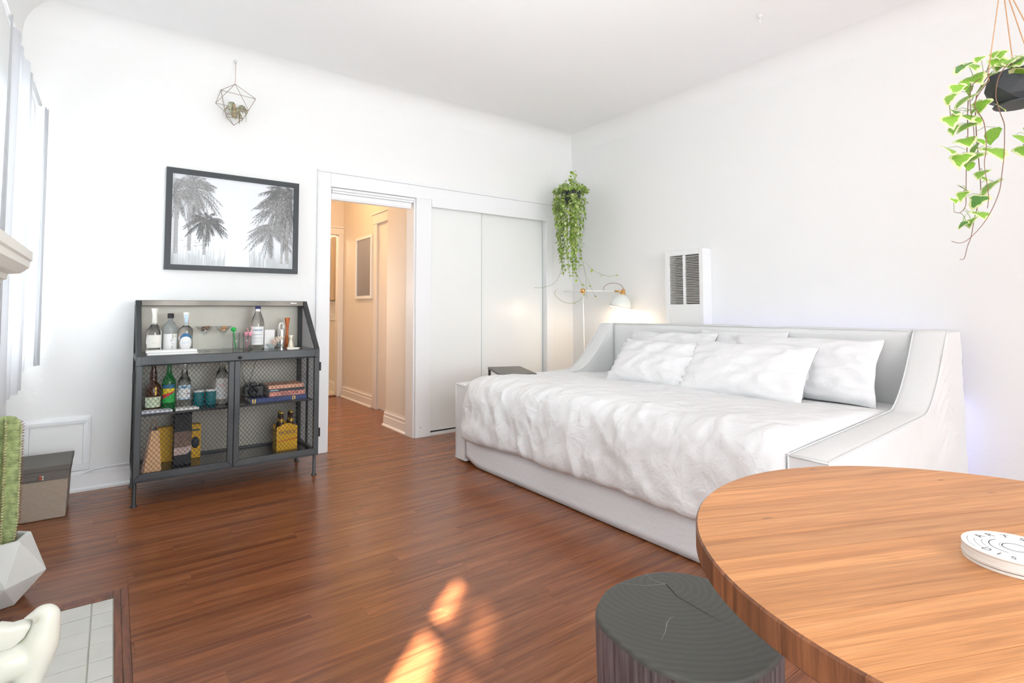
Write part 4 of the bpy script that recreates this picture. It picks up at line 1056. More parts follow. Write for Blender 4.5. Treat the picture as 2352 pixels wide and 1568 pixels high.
LEAVES = [(1.657, 0.382, 1.64, 0.019), (1.663, 0.379, 1.599, 0.014), (1.685, 0.362, 1.614, 0.022), (1.691, 0.36, 1.583, 0.02), (1.663, 0.382, 1.559, 0.022), (1.697, 0.358, 1.547, 0.017), (1.67, 0.379, 1.521, 0.022), (1.669, 0.381, 1.496, 0.019), (1.64, 0.402, 1.511, 0.017), (1.635, 0.402, 1.564, 0.014), (1.648, 0.395, 1.532, 0.012), (1.693, 0.363, 1.511, 0.012), (1.644, 0.4, 1.488, 0.012), (1.723, 0.343, 1.477, 0.024), (1.672, 0.381, 1.46, 0.019), (1.688, 0.371, 1.443, 0.017), (1.639, 0.407, 1.439, 0.019), (1.699, 0.361, 1.46, 0.014), (1.732, 0.339, 1.433, 0.026), (1.662, 0.392, 1.416, 0.02), (1.687, 0.373, 1.42, 0.019), (1.702, 0.365, 1.38, 0.014), (1.679, 0.38, 1.401, 0.014), (1.672, 0.389, 1.344, 0.014), (1.718, 0.355, 1.346, 0.024), (1.666, 0.394, 1.327, 0.012), (1.652, 0.405, 1.315, 0.009), (1.697, 0.372, 1.313, 0.019), (1.706, 0.367, 1.281, 0.018), (1.674, 0.391, 1.277, 0.012), (1.684, 0.385, 1.262, 0.014), (1.669, 0.396, 1.256, 0.011), (1.700, 0.270, 1.592, 0.030), (1.70, 0.282, 1.635, 0.027), (1.699, 0.30, 1.639, 0.019), (1.726, 0.329, 1.650, 0.017), (1.748, 0.312, 1.655, 0.012), (1.69, 0.356, 1.661, 0.01), (1.648, 0.391, 1.589, 0.014), (1.77, 0.296, 1.667, 0.011), (1.781, 0.27, 1.527, 0.013), (1.777, 0.303, 1.468, 0.019), (1.679, 0.365, 1.644, 0.019), (1.701, 0.32, 1.532, 0.012), (1.713, 0.31, 1.635, 0.017), (1.719, 0.333, 1.672, 0.009), (1.732, 0.324, 1.673, 0.011), (1.684, 0.368, 1.536, 0.011), (1.674, 0.372, 1.587, 0.012), (1.762, 0.303, 1.646, 0.012), (1.707, 0.361, 1.369, 0.011),
 (1.80, 0.28, 1.62, 0.02), (1.83, 0.27, 1.58, 0.02), (1.80, 0.30, 1.55, 0.02), (1.83, 0.29, 1.50, 0.02), (1.79, 0.30, 1.44, 0.018), (1.77, 0.34, 1.64, 0.02), (1.74, 0.26, 1.63, 0.016), (1.78, 0.25, 1.62, 0.02)]
ivy = [leaf_data('ivy', k, ('leaf', 'leafcream')) for k in range(4)] + [leaf_data('ivy', 9, ('leafdark', 'leafcream')), leaf_data('round', 5, ('leaf', 'leaf'))]
rnd = random.Random(5)
stalks = MB()
TOC = math.atan2(-0.318, -1.735)
for i, (x, y, z, s_) in enumerate(LEAVES):
    c = Vector((x, y, z)); size = s_ * 1.55 + 0.003
    if i == 32: me = ivy[1]
    elif i in (33, 13): me = ivy[2 if i == 33 else 5]
    else: me = ivy[rnd.choice((0, 0, 1, 2, 3, 4, 5))] if z < 1.6 else ivy[rnd.choice((0, 1, 2, 3, 4))]
    face = TOC + rnd.uniform(-1.3, 1.1); droop = rnd.uniform(0.55, 1.2)
    if i == 33: face, droop = TOC - 0.2, 0.6
    if i == 32: face, droop = TOC + 1.1, 0.25
    Mx = leaf_matrix(c, size, face, droop, rnd.uniform(-0.5, 0.5))
    base = Mx @ Vector((0, 0.55, 0)) - c
    Mx = Matrix.Translation(-base) @ Mx
    o = bpy.data.objects.new('leaf', me); COL.objects.link(o); o.parent = t_
    o.matrix_local = Matrix.Translation(-IV) @ Mx
    foot = Mx @ Vector((0, 0, 0))
    near = min(allp, key=lambda q: (q - foot).length)
    if (near - foot).length < 0.09:
        mid = (near + foot) / 2 + Vector((0, 0, 0.006)); stalks.tube([near, mid, foot], 0.0006, 4)
obj('leaf_stalks', stalks, 'greenstem', t_)
stuff(bpy.data.objects['leaf_stalks'])

# corner plant
CP = Vector((3.47, 3.74, 2.11))
t_ = thing('hanging_pothos', 'bushy trailing green plant in a dark pot hanging in the corner over the lamp', 'plant', tuple(CP))
b = MB(); rings(b, [(0.055, -0.065, 0), (0.085, -0.03, 0.5), (0.094, 0.02, 0), (0.088, 0.065, 0.5), (0.080, 0.065, 0.5), (0.078, 0.045, 0.5)], 9, CP, 0.1); obj('pot', b, 'pot', t_)
b = MB(); b.lathe([(0.0, 0.042), (0.079, 0.044)], 12, CP); obj('soil', b, 'soil', t_)
apx = CP + Vector((0, 0, 0.42)); b = MB()
for a in (0.4, 2.5, 4.6): b.tube([CP + Vector((0.088 * math.cos(a), 0.088 * math.sin(a), 0.06)), apx], 0.0012, 4)
b.tube([apx, (CP.x, CP.y, HC)], 0.0014, 4); obj('cord', b, 'trim', t_)
rnd = random.Random(11)
pm = [leaf_data('round', 20 + k, ('pothos', 'pothosl' if k % 3 else 'pothos')) for k in range(5)] + [leaf_data('round', 33, ('pothosl', 'pothosl'))] + [leaf_data('round', 31, ('pothosl', 'pothos'))]
st = MB(); leafs = []
tocc = math.atan2(-CP.y, -CP.x)
for v in range(64):
    a = tocc + rnd.uniform(-2.3, 2.3) if v < 54 else rnd.uniform(0, 6.28)
    L = rnd.choice((0.22, 0.35, 0.48, 0.55, 0.62, 0.70, 0.74, 0.78)) + rnd.uniform(-0.06, 0.06)
    r0 = 0.086; p = CP + Vector((r0 * 0.7 * math.cos(a), r0 * 0.7 * math.sin(a), 0.06))
    pts = [p]; out = rnd.uniform(0.09, 0.175) if v % 3 else rnd.uniform(0.035, 0.10)
    tgt = CP + Vector((out * math.cos(a), out * math.sin(a), 0.03)); pts.append((p + tgt) / 2 + Vector((0, 0, 0.025))); pts.append(tgt)
    n_ = int(L / 0.035); x, y, z = tgt
    # vines hang in towards the middle lower down
    for k in range(n_):
        z -= 0.035; x += (CP.x + 0.03 - x) * 0.018 + rnd.uniform(-.006, .006); y += (CP.y - y) * 0.018 + rnd.uniform(-.006, .006)
        pts.append(Vector((x, y, z)))
        if rnd.random() < 0.92 - 0.35 * (k / n_): leafs.append((Vector((x, y, z)), a))
        if k < n_ * 0.75 and rnd.random() < 0.75: leafs.append((Vector((x + rnd.uniform(-.02, .02), y + rnd.uniform(-.02, .02), z + 0.015)), a))
    st.tube(pts, 0.0010, 4)
for k in range(330):
    a = rnd.uniform(0, 6.28); r = 0.165 * math.sqrt(rnd.random()); leafs.append((CP + Vector((r * math.cos(a), r * math.sin(a), 0.065 + (0.155 * (1 - r / 0.17)) * rnd.random() ** 0.7)), a))
for k in range(16):
    leafs.append((CP + Vector((-0.02 + rnd.uniform(-.03, .03), -0.03 + rnd.uniform(-.03, .03), 0.17 + 0.08 * rnd.random())), rnd.uniform(0, 6.28)))
# a few long bare runners
for pts in ([(3.38, 3.70, 1.60), (3.33, 3.72, 1.42), (3.28, 3.76, 1.30), (3.18, 3.80, 1.255), (3.10, 3.84, 1.252)],
            [(3.52, 3.66, 1.60), (3.55, 3.63, 1.38), (3.60, 3.58, 1.20), (3.585, 3.55, 1.165)],
            [(3.50, 3.60, 1.50), (3.57, 3.52, 1.40), (3.66, 3.44, 1.355), (3.72, 3.40, 1.37), (3.735, 3.385, 1.362)],
            [(3.45, 3.66, 1.40), (3.50, 3.62, 1.25), (3.47, 3.60, 1.16), (3.40, 3.64, 1.11), (3.32, 3.70, 1.125), (3.26, 3.74, 1.19), (3.28, 3.74, 1.235)],
            [(3.52, 3.64, 1.5), (3.535, 3.61, 1.3), (3.53, 3.60, 1.15)]):
    sp = smooth_pts(pts); st.tube(sp, 0.0016, 4)
    for q in sp[::3]:
        if rnd.random() < 0.55 and q.x > 3.35: leafs.append((q, rnd.uniform(0, 6.28)))
obj('stems', st, 'greenstem', t_); stuff(bpy.data.objects['stems'])
leafs.sort(key=lambda q: (q[0] - Vector((0, 0, 1.05))).length)
many = MB(); many_m = []
for i, (p, a) in enumerate(leafs):
    size = rnd.uniform(0.019, 0.031); me = rnd.choice(pm)
    Mx = leaf_matrix(p, size, a + rnd.uniform(-1.2, 1.2), rnd.uniform(0.2, 1.3), rnd.uniform(-.6, .6))
    if i < 290:
        o = bpy.data.objects.new('leaf', me); COL.objects.link(o); o.parent = t_; o.matrix_local = Matrix.Translation(-CP) @ Mx
    else:
        vs, fs, mi = leaf_mesh('round', i % 7)
        o0 = len(many.v)
        for f, q in zip(fs, mi): many.f.append(tuple(o0 + k for k in f)); many.mi.append(q if i % 2 else 0); many.sm.append(True)
        many.v += [tuple(Mx @ Vector(v)) for v in vs]
stuff(obj('leaves', many, ['pothos', 'pothosl'], t_))

# ------------------------------------------------------------------ geometric air-plant ornament
Q = lambda x, y, z: Vector((x * 1.0165, y * 1.0165, 1.05 + (z - 1.05) * 1.0165))
OC = Q(0.612, 3.92, 2.27)
t_ = thing('air_plant_hanger', 'small geometric wire hanger holding a curled air plant near the ceiling', 'plant', tuple(OC))
top = Q(0.612, 3.92, 2.555); V5 = []
for (x, y, z) in ((0.500, 3.90, 2.395), (0.535, 4.01, 2.505), (0.742, 3.95, 2.488), (0.690, 3.84, 2.395), (0.560, 3.83, 2.36)): V5.append(Vector((x, y, z)))
V5 = [Q(0.497, 3.895, 2.392), Q(0.541, 4.005, 2.525), Q(0.746, 3.955, 2.497), Q(0.686, 3.86, 2.375)]
bot = Q(0.609, 3.92, 2.275); lo = [Q(0.558, 3.86, 2.325), Q(0.575, 3.99, 2.345), Q(0.668, 3.93, 2.335)]
b = MB()
def wire(p, q): b.tube([p, q], 0.0017, 5)
for v in V5: wire(top, v)
wire(V5[0], V5[1]); wire(V5[1], V5[2]); wire(V5[2], V5[3]); wire(V5[3], V5[0]); wire(V5[1], V5[1] * 0.3 + lo[1] * 0.7)
for l in lo: wire(bot, l)
wire(V5[0], lo[0]); wire(lo[0], V5[3]); wire(V5[3], lo[2]); wire(lo[2], V5[2]); wire(lo[1], V5[1]); wire(lo[0], lo[1]); wire(lo[1], lo[2]); wire(lo[2], lo[0])
obj('wire_frame', b, 'bronze', t_)
b = MB(); b.tube([top, (0.629, 4.022, 2.752)], 0.0016, 5); obj('string', b, 'rope', t_)
b = MB(); b.tube([(0.629, 4.050, 2.775), (0.629, 4.040, 2.757), (0.629, 4.024, 2.746), (0.629, 4.012, 2.752)], 0.007, 8); b.lathe([(0.0, -0.006), (0.014, -0.003), (0.014, 0.003), (0.0, 0.006)], 12, (0.629, 4.050, 2.768)); obj('ceiling_hook', b, 'screw', t_)
rnd = random.Random(3)
cc = Q(0.612, 3.92, 2.315)
for k in range(22):
    a = rnd.uniform(0, 2 * PI); R_ = rnd.uniform(0.045, 0.078); b = MB(); b.smooth = True; P = []
    turn = rnd.uniform(2.2, 3.6); w0 = rnd.uniform(0.014, 0.022); zt = rnd.uniform(0.00, 0.05)
    for q in range(13):
        t = q / 12; th = -1.2 + turn * t
        rr = 0.010 + R_ * (0.35 + 0.65 * math.sin(min(1, t * 1.15) * PI * 0.62)); 
        cxx = 0.012 + R_ * 0.62 * (1 - math.cos(min(t * turn, PI))) * 0.8
        zz = zt + R_ * 0.95 * math.sin(t * turn) - 0.005
        w = w0 * (1 - t) ** 0.6 * 0.5 + 0.001
        px, py = cc.x + cxx * math.cos(a), cc.y + cxx * math.sin(a)
        P.append([(px - math.sin(a) * w, py + math.cos(a) * w, cc.z + zz + 0.002), (px, py, cc.z + zz - 0.002), (px + math.sin(a) * w, py - math.cos(a) * w, cc.z + zz + 0.002)])
    b.grid(P, 13, 3); obj('leaf', b, 'airplant' if k % 3 else 'airplantdry', t_, solid=0.0008)

# small white hook on the ceiling
b = MB(); pts = [(3.09, 1.65, HC)] + [(3.09 + 0.012 * math.cos(a) , 1.65, HC - 0.03 + 0.014 * math.sin(a)) for a in [1.6, 0.9, 0.2, -0.6, -1.4, -2.2, -3.0]]
b.tube(pts, 0.003, 6); b.lathe([(0.016, 0), (0.012, -0.006), (0.004, -0.010)], 12, (3.09, 1.65, HC)); tag(obj('ceiling_hook', b, 'screw'), 'small white plant hook screwed in the ceiling above the sofa', 'hook')

# ------------------------------------------------------------------ FRAMED PALM PRINT
t_ = thing('framed_print', 'grey framed black and white print of palm trees above the bar cabinet', 'picture', (0.66, YA, 1.30))
fx0, fx1, fz0, fz1 = 0.252, 1.068, 1.312, 1.972; w = 0.034; yf = YA - 0.030
b = MB()
def bar4(b, x0, x1, z0, z1, w, ya, yb_):
    # mitred bars
    o = [(x0, z0), (x1, z0), (x1, z1), (x0, z1)]; i_ = [(x0 + w, z0 + w), (x1 - w, z0 + w), (x1 - w, z1 - w), (x0 + w, z1 - w)]
    for k in range(4):
        k2 = (k + 1) % 4; b.prism([o[k], o[k2], i_[k2], i_[k]], 'Y', ya, yb_)
bar4(b, fx0, fx1, fz0, fz1, w, yf, YA - 0.001); obj('frame', b, 'frame', t_)
b = MB(); b.box(fx0 + w, fx1 - w, YA - 0.014, YA - 0.002, fz0 + w, fz1 - w); pr_ = obj('print', b, 'print', t_)
PX0, PX1, PZ0, PZ1 = fx0 + w, fx1 - w, fz0 + w, fz1 - w
PWD, PHT = PX1 - PX0, PZ1 - PZ0
tones = [mat('print_tone_%s' % n_, c_, 0.6) for n_, c_ in (('dark', (0.15, 0.15, 0.15)), ('mid', (0.28, 0.278, 0.27)), ('light', (0.45, 0.45, 0.45)), ('pale', (0.66, 0.69, 0.69)))]
pb = [MB() for _ in tones]
rnd2 = random.Random(77)
rnd = random.Random(21)
yp = YA - 0.0146
def clipq(pts):
    # keep the piece only if it lies on the sheet
    return all(PX0 <= p[0] <= PX1 and PZ0 <= p[1] <= PZ1 for p in pts)
def stroke(k, p, q, w0, w1, lift=0):
    lift = rnd2.uniform(0, 0.004)
    dx, dz = q[0] - p[0], q[1] - p[1]; L = math.hypot(dx, dz) or 1; nx_, nz_ = -dz / L, dx / L
    pts = [(p[0] - nx_ * w0, p[1] - nz_ * w0), (q[0] - nx_ * w1, q[1] - nz_ * w1), (q[0] + nx_ * w1, q[1] + nz_ * w1), (p[0] + nx_ * w0, p[1] + nz_ * w0)]
    if clipq(pts): pb[k].add([(a_[0], yp - 0.00002 * k - lift, a_[1]) for a_ in pts], [(0, 1, 2, 3)])
def palm(u, v, size, nf, tk, skew=0):
    X, Z = PX0 + u * PWD, PZ0 + v * PHT
    for f in range(nf):
        a = rnd.uniform(-0.35, PI + 0.35) if f > nf * 0.25 else rnd.uniform(PI, 2 * PI)
        L = size * rnd.uniform(0.75, 1.1); n_ = 9; prev = (X, Z); vx, vz = math.cos(a), math.sin(a) * 1.05
        up_ = f > nf * 0.25
        for s_ in range(1, n_ + 1):
            t = s_ / n_
            x = X + vx * L * (t if up_ else t * 0.55); z = Z + vz * L * t - size * 0.62 * t * t * (1.0 if up_ else 0.5)
            cur = (x, z); stroke(tk if rnd.random() < .7 else tk + 1, prev, cur, 0.0016, 0.0012)
            for sd in (-1, 1):
                ll = size * 0.17 * math.sin(PI * min(1, t * 0.9 + 0.1)) ; ang = math.atan2(cur[1] - prev[1], cur[0] - prev[0]) + sd * 0.6
                e_ = (cur[0] + ll * math.cos(ang), cur[1] + ll * math.sin(ang) - ll * 0.5)
                stroke(tk if rnd.random() < .55 else min(3, tk + 1), cur, e_, 0.0017, 0.0004)
            prev = cur
def trunk(u, v0, v1, w_, tk, du=0.0):
    n_ = 14
    for k in range(n_):
        z0_, z1_ = PZ0 + PHT * (v0 + (v1 - v0) * k / n_), PZ0 + PHT * (v0 + (v1 - v0) * (k + 1) / n_)
        stroke(tk, (PX0 + PWD * (u + du * k / n_), z0_), (PX0 + PWD * (u + du * (k + 1) / n_), z1_), w_ * rnd.uniform(0.9, 1.1), w_ * rnd.uniform(0.9, 1.1))
        stroke(1, (PX0 + PWD * u - w_, z0_), (PX0 + PWD * u + w_ * 0.6, z0_ + 0.002), 0.0007, 0.0004)
trunk(0.035, 0.12, 0.72, 0.011, 2); trunk(0.135, 0.16, 0.80, 0.010, 2); trunk(0.25, 0.12, 0.46, 0.008, 2); trunk(0.945, 0.06, 0.62, 0.012, 2); trunk(0.90, 0.06, 0.5, 0.008, 2)
palm(0.03, 0.78, 0.155, 46, 1); palm(0.15, 0.84, 0.185, 74, 1); palm(0.26, 0.50, 0.125, 60, 0)
palm(0.97, 0.86, 0.24, 90, 0); palm(0.84, 0.70, 0.155, 40, 1); palm(0.80, 0.44, 0.165, 50, 1); palm(0.93, 0.50, 0.13, 40, 1)
for k in range(260):
    u = rnd.choice((rnd.uniform(0.0, 0.42), rnd.uniform(0.62, 1.0))); h = rnd.uniform(0.08, 0.26) * (1 - 1.4 * min(abs(u - 0.0), abs(1 - u)) if False else 1)
    x = PX0 + PWD * u; stroke(3, (x, PZ0 + 0.004), (x + rnd.uniform(-.006, .006), PZ0 + PHT * h * rnd.uniform(0.4, 1)), rnd.uniform(0.001, 0.003), 0.0006)
for k in range(14):
    u = rnd.uniform(0.06, 0.24); z = PZ0 + PHT * rnd.uniform(0.18, 0.27); stroke(2, (PX0 + PWD * u, z), (PX0 + PWD * u + 0.02, z), 0.0015, 0.0015)
for k, q in enumerate(pb):
    if q.f: stuff(obj('palm_ink', q, tones[k], pr_))
# ------------------------------------------------------------------ BAR CABINET
KX0, KX1, KY0, KY1 = 0.105, 1.082, 3.55, 3.985
ZB, ZC, ZT = 0.125, 0.800, 1.112            # underside of the body, counter, top
t_ = thing('bar_cabinet', 'dark industrial metal bar cabinet with wire mesh doors against the back wall', 'cabinet', ((KX0 + KX1) / 2, (KY0 + KY1) / 2, 0))
YTF = 3.845                                 # front edge of the narrow top
tb = 0.028
def lattice(b, poly, to3, pitch=0.021, r=0.0010, slope=1.25):
    """two families of diagonal wires clipped to a convex polygon in the (u,v) plane"""
    us = [p[0] for p in poly]; vs = [p[1] for p in poly]
    n = len(poly)
    for sg in (1, -1):
        cs = [p[1] - sg * slope * p[0] for p in poly]; c = min(cs) + pitch * 0.5
        step = pitch * slope
        while c < max(cs):
            hits = []
            for i in range(n):
                p, q = poly[i], poly[(i + 1) % n]
                fp, fq = p[1] - sg * slope * p[0] - c, q[1] - sg * slope * q[0] - c
                if fp * fq < 0:
                    t = fp / (fp - fq); hits.append((p[0] + (q[0] - p[0]) * t, p[1] + (q[1] - p[1]) * t))
            if len(hits) == 2: b.tube([to3(*hits[0], sg), to3(*hits[1], sg)], r, 3, cap=False)
            c += step
# frame of square tube
b = MB()
for x0 in (KX0, KX1 - tb):
    b.box(x0, x0 + tb, KY1 - tb, KY1, ZB, ZT - 0.001)
    b.box(x0, x0 + tb, KY0 + tb, KY1 - tb, ZB, ZB + tb)
    b.box(x0, x0 + tb, KY0 + 0.0, KY0 + tb, ZB, ZC)
    b.box(x0, x0 + tb, KY0 + tb, KY1 - tb, ZC - 0.03, ZC - 0.002)
    # sloping upper front tube with a rounded shoulder
    P_ = [(KY0, ZC), (KY0 + tb, ZC), (YTF + 0.030, ZT - 0.030), (KY1 - tb, ZT - 0.030), (KY1 - tb, ZT), (YTF + 0.018, ZT), (YTF + 0.006, ZT - 0.004), (YTF - 0.002, ZT - 0.014)]
    b.prism(P_, 'X', x0, x0 + tb)
b.box(KX0 + tb, KX1 - tb, KY1 - tb, KY1, ZB, ZB + tb); b.box(KX0 + tb, KX1 - tb, KY1 - tb, KY1, ZT - tb, ZT - 0.001)
b.box(KX0 + tb, KX1 - tb, KY0 + 0.003, KY0 + tb, ZB, ZB + 0.008)
fr = obj('frame', b, 'metal', t_, bevel=0.003)
b = MB(); b.box(KX0 + tb, KX1 - tb, YTF - 0.001, YTF + 0.028, ZT - 0.034, ZT - 0.0005); b.box(KX0 + tb, KX1 - tb, YTF + 0.0285, KY1 - tb, ZT - 0.006, ZT - 0.0005); obj('top_rail', b, 'metal_top', t_, bevel=0.006, bseg=3)
b = MB(); b.box(KX0 + 0.865, KX0 + 0.905, YTF - 0.0035, YTF - 0.0012, ZT - 0.019, ZT - 0.011); obj('nameplate', b, 'label', t_, bevel=0.001, label='small pale metal plate on the top rail')
b = MB(); b.box(KX0 + tb, KX1 - tb, KY1 - 0.006, KY1 - 0.002, ZB + tb, ZT - tb); obj('back_panel', b, 'back', t_)
b = MB(); b.box(KX0 + tb, KX1 - tb, KY0 + 0.004, KY1 - 0.0065, ZC - 0.046, ZC - 0.002)
b.v = b.v[:]; 
b = MB(); b.box(KX0 + 0.002, KX1 - 0.002, KY0 + 0.001, KY0 + 0.022, 0.752, ZC - 0.0005); obj('front_rail', b, 'metal', t_, bevel=0.003)
b = MB(); b.box(KX0 + tb, KX1 - tb, KY0 + 0.0225, KY1 - 0.0065, ZC - 0.012, ZC); obj('counter', b, 'counter', t_, bevel=0.002)
b = MB(); b.box(KX0 + tb + .001, KX1 - tb - .001, KY0 + 0.034, KY1 - 0.0065, 0.470, 0.482); obj('shelf', b, 'gloss_black', t_, bevel=0.002)
b = MB(); b.box(KX0 + tb, KX1 - tb, KY0 + 0.030, KY1 - 0.0065, ZB + 0.009, ZB + 0.017); obj('floor_panel', b, 'gloss_black', t_)
ZF = ZB + 0.017
# legs with foot discs
for (x, yy) in ((KX0 + 0.012, KY0 + 0.012), (KX1 - 0.022, KY0 + 0.012), (KX0 + 0.014, KY1 - 0.016), (KX1 - 0.022, KY1 - 0.016)):
    b = MB(); b.lathe([(0.017, 0.001), (0.017, 0.006), (0.010, 0.010), (0.0095, 0.124)], 14, (x, yy, 0)); obj('leg', b, 'metal', t_)
# side mesh panels
for x in (KX0 + tb / 2, KX1 - tb / 2):
    b = MB()
    polyl = [(KY0 + tb, ZB + tb), (KY1 - tb, ZB + tb), (KY1 - tb, ZC - 0.03), (KY0 + tb, ZC - 0.03)]
    lattice(b, polyl, lambda u, v, s: (x + 0.0007 * s, u, v), pitch=0.014)
    polyu = [(KY0 + tb + 0.006, ZC), (KY1 - tb, ZC), (KY1 - tb, ZT - 0.03), (YTF + 0.03, ZT - 0.03)]
    lattice(b, polyu, lambda u, v, s: (x + 0.0007 * s, u, v), pitch=0.014)
    stuff(obj('side_mesh', b, 'wire', t_, smooth=False))
    b = MB(); b.box(x - 0.006, x + 0.006, (KY0 + KY1) / 2 - 0.006, (KY0 + KY1) / 2 + 0.006, ZB + tb, ZC - 0.031); obj('side_bar', b, 'metal', t_)
# doors
XM = 0.588
def cab_door(x0, x1):
    z0, z1 = ZB + 0.010, 0.7505; ws = 0.030; y0, y1 = KY0 - 0.004, KY0 + 0.016
    b = MB()
    o_ = [(x0, z0), (x1, z0), (x1, z1), (x0, z1)]; i_ = [(x0 + ws, z0 + 0.036), (x1 - ws, z0 + 0.036), (x1 - ws, z1 - 0.004), (x0 + ws, z1 - 0.004)]
    for k in range(4):
        k2 = (k + 1) % 4; b.prism([o_[k], o_[k2], i_[k2], i_[k]], 'Y', y0, y1)
    d = obj('door', b, 'metal', t_, bevel=0.002)
    b = MB(); lattice(b, i_, lambda u, v, s: (u, KY0 + 0.010 + 0.0008 * s, v), pitch=0.0225, r=0.0011)
    stuff(obj('wire_mesh', b, 'wire', d, smooth=False)); return d
dl = cab_door(KX0 + 0.003, XM - 0.001); dr2 = cab_door(XM + 0.001, KX1 - 0.003)
for (d, x) in ((dl, KX0 - 0.006), (dr2, KX1 + 0.006)):
    for z in (0.24, 0.66):
        b = MB(); b.lathe([(0.006, 0), (0.006, 0.055)], 8, (x, KY0 + 0.006, z)); b.box(min(x, x + (0.012 if x < 0.5 else -0.012)), max(x, x + (0.012 if x < 0.5 else -0.012)), KY0 + 0.003, KY0 + 0.009, z + 0.005, z + 0.05); obj('hinge', b, 'black', d)
b = MB(); b.lathe([(0.0, 0), (0.009, 0), (0.010, 0.006), (0.006, 0.012), (0, 0.013)], 14); b.v = [(0.615 + v[0], KY0 - 0.0005 - v[2], 0.770 + v[1]) for v in b.v]; b.box(0.60, 0.632, KY0 - 0.004, KY0 - 0.0002, 0.765, 0.775); obj('latch', b, 'black', t_)
b = MB(); pts = []
for k in range(33):
    t = k / 32; x = 0.625 + 0.085 * t; z = 0.748 - 0.155 * math.sin(PI * (t ** 0.85)) * (1 - 0.15 * t); pts.append(Vector((x, KY0 + 0.034, z)))
for i in range(0, 32):
    p, q = pts[i], pts[i + 1]; m_ = (p + q) / 2; d = (q - p).normalized(); s_ = d.cross(Vector((0, 1, 0))) if i % 2 else Vector((0, 1, 0))
    lp = [m_ + d * 0.0052 * math.cos(a) + s_ * 0.0032 * math.sin(a) for a in [2 * PI * q_ / 8 for q_ in range(9)]]
    b.tube(lp, 0.0010, 4)
stuff(obj('chain', b, 'black', t_))

# ------------------------------------------------------------------ things in the cabinet (all stand on its surfaces)
def disc(cx, cy, z, r, n=20): return [(cx + r * math.cos(2 * PI * k / n), cy + r * math.sin(2 * PI * k / n), z) for k in range(n)]
def arc_label(b, r, z0, z1, a0, a1, n=14, shape=None):
    """patch wrapped on a cylinder round the local z axis, angles measured from -Y"""
    P = []
    for i in range(n + 1):
        a = a0 + (a1 - a0) * i / n; 
        zz0, zz1 = (z0, z1) if shape is None else shape(i / n)
        P.append([(r * math.sin(a), -r * math.cos(a), zz0 + (zz1 - zz0) * j / 2) for j in range(3)])
    b.smooth = True; b.grid(P, n + 1, 3)
def label_patch(name, t, r, z0, z1, half, m, shape=None, a=0.0):
    b = MB(); arc_label(b, r, z0, z1, a - half, a + half, shape=shape); return obj(name, b, m, t, local=True)
TOCAM = lambda x, y: math.atan2(-y, -x) + PI / 2      # turn so that local -Y faces where people stand
def bottle(label, loc, prof, gm, cap, capm, grp=None, neck=None, seg=24):
    t = thing('bottle', label, 'bottle', loc, math.atan2(-loc[1], -loc[0]) + PI / 2, grp)
    b = MB(); b.lathe([(0.0001, 0.0005)] + prof, seg); obj('body', b, gm, t, local=True)
    b = MB(); b.lathe(cap, seg); obj('cap', b, capm, t, local=True)
    return t
ZK = ZC + 0.0005
G1 = 'spirit bottles on the cabinet counter'
# 1 tall clear bottle with cream label, white neck, cream stopper
t1 = bottle('clear spirit bottle with large cream label and flared cream stopper, leftmost on counter', (0.197, 3.775, ZK),
            [(0.036, 0.0), (0.038, 0.006), (0.038, 0.120), (0.036, 0.135), (0.022, 0.158), (0.0135, 0.175), (0.012, 0.230)], 'glass', [(0.0125, 0.168), (0.0135, 0.176), (0.0125, 0.232), (0.0165, 0.255), (0.0165, 0.262), (0.0, 0.262)], 'cream', G1)
label_patch('paper_label', t1, 0.0386, 0.034, 0.108, 1.05, 'cream')
label_patch('green_mark', t1, 0.0390, 0.060, 0.063, 0.28, 'palegreen')
# 2 frosted bottle black cap
t2 = bottle('pale frosted bottle with black cap and a white label with black brush marks', (0.277, 3.785, ZK),
            [(0.034, 0.0), (0.036, 0.005), (0.036, 0.135), (0.034, 0.155), (0.024, 0.175), (0.013, 0.186), (0.012, 0.205)], 'greyglass', [(0.0165, 0.203), (0.0165, 0.232), (0.0, 0.233)], 'black', G1)
label_patch('paper_label', t2, 0.0366, 0.010, 0.112, 1.15, 'label')
b = MB()
for (a, z, da, dz) in ((0.35, .104, .20, .004), (0.42, .096, .28, -.006), (0.30, .088, .22, .006), (.38, .078, .12, -.008), (0.12, .074, .20, .003), (0.20, .068, .16, -.004), (.30, .055, .12, .002), (.48, .052, .10, -.004), (.26, .040, .16, .005), (.36, .034, .20, -.003), (.26, .024, .10, -.007), (.38, .022, .24, .002), (.48, .014, .10, -.006)):
    r = 0.0370; p0 = (r * math.sin(a - da / 2), -r * math.cos(a - da / 2), z - dz / 2); p1 = (r * math.sin(a + da / 2), -r * math.cos(a + da / 2), z + dz / 2)
    b.tube([p0, p1], 0.0012, 4)
obj('brush_marks', b, 'ink', t2, local=True)
label_patch('green_mark', t2, 0.0369, 0.090, 0.106, 0.14, 'palegreen', a=0.80)
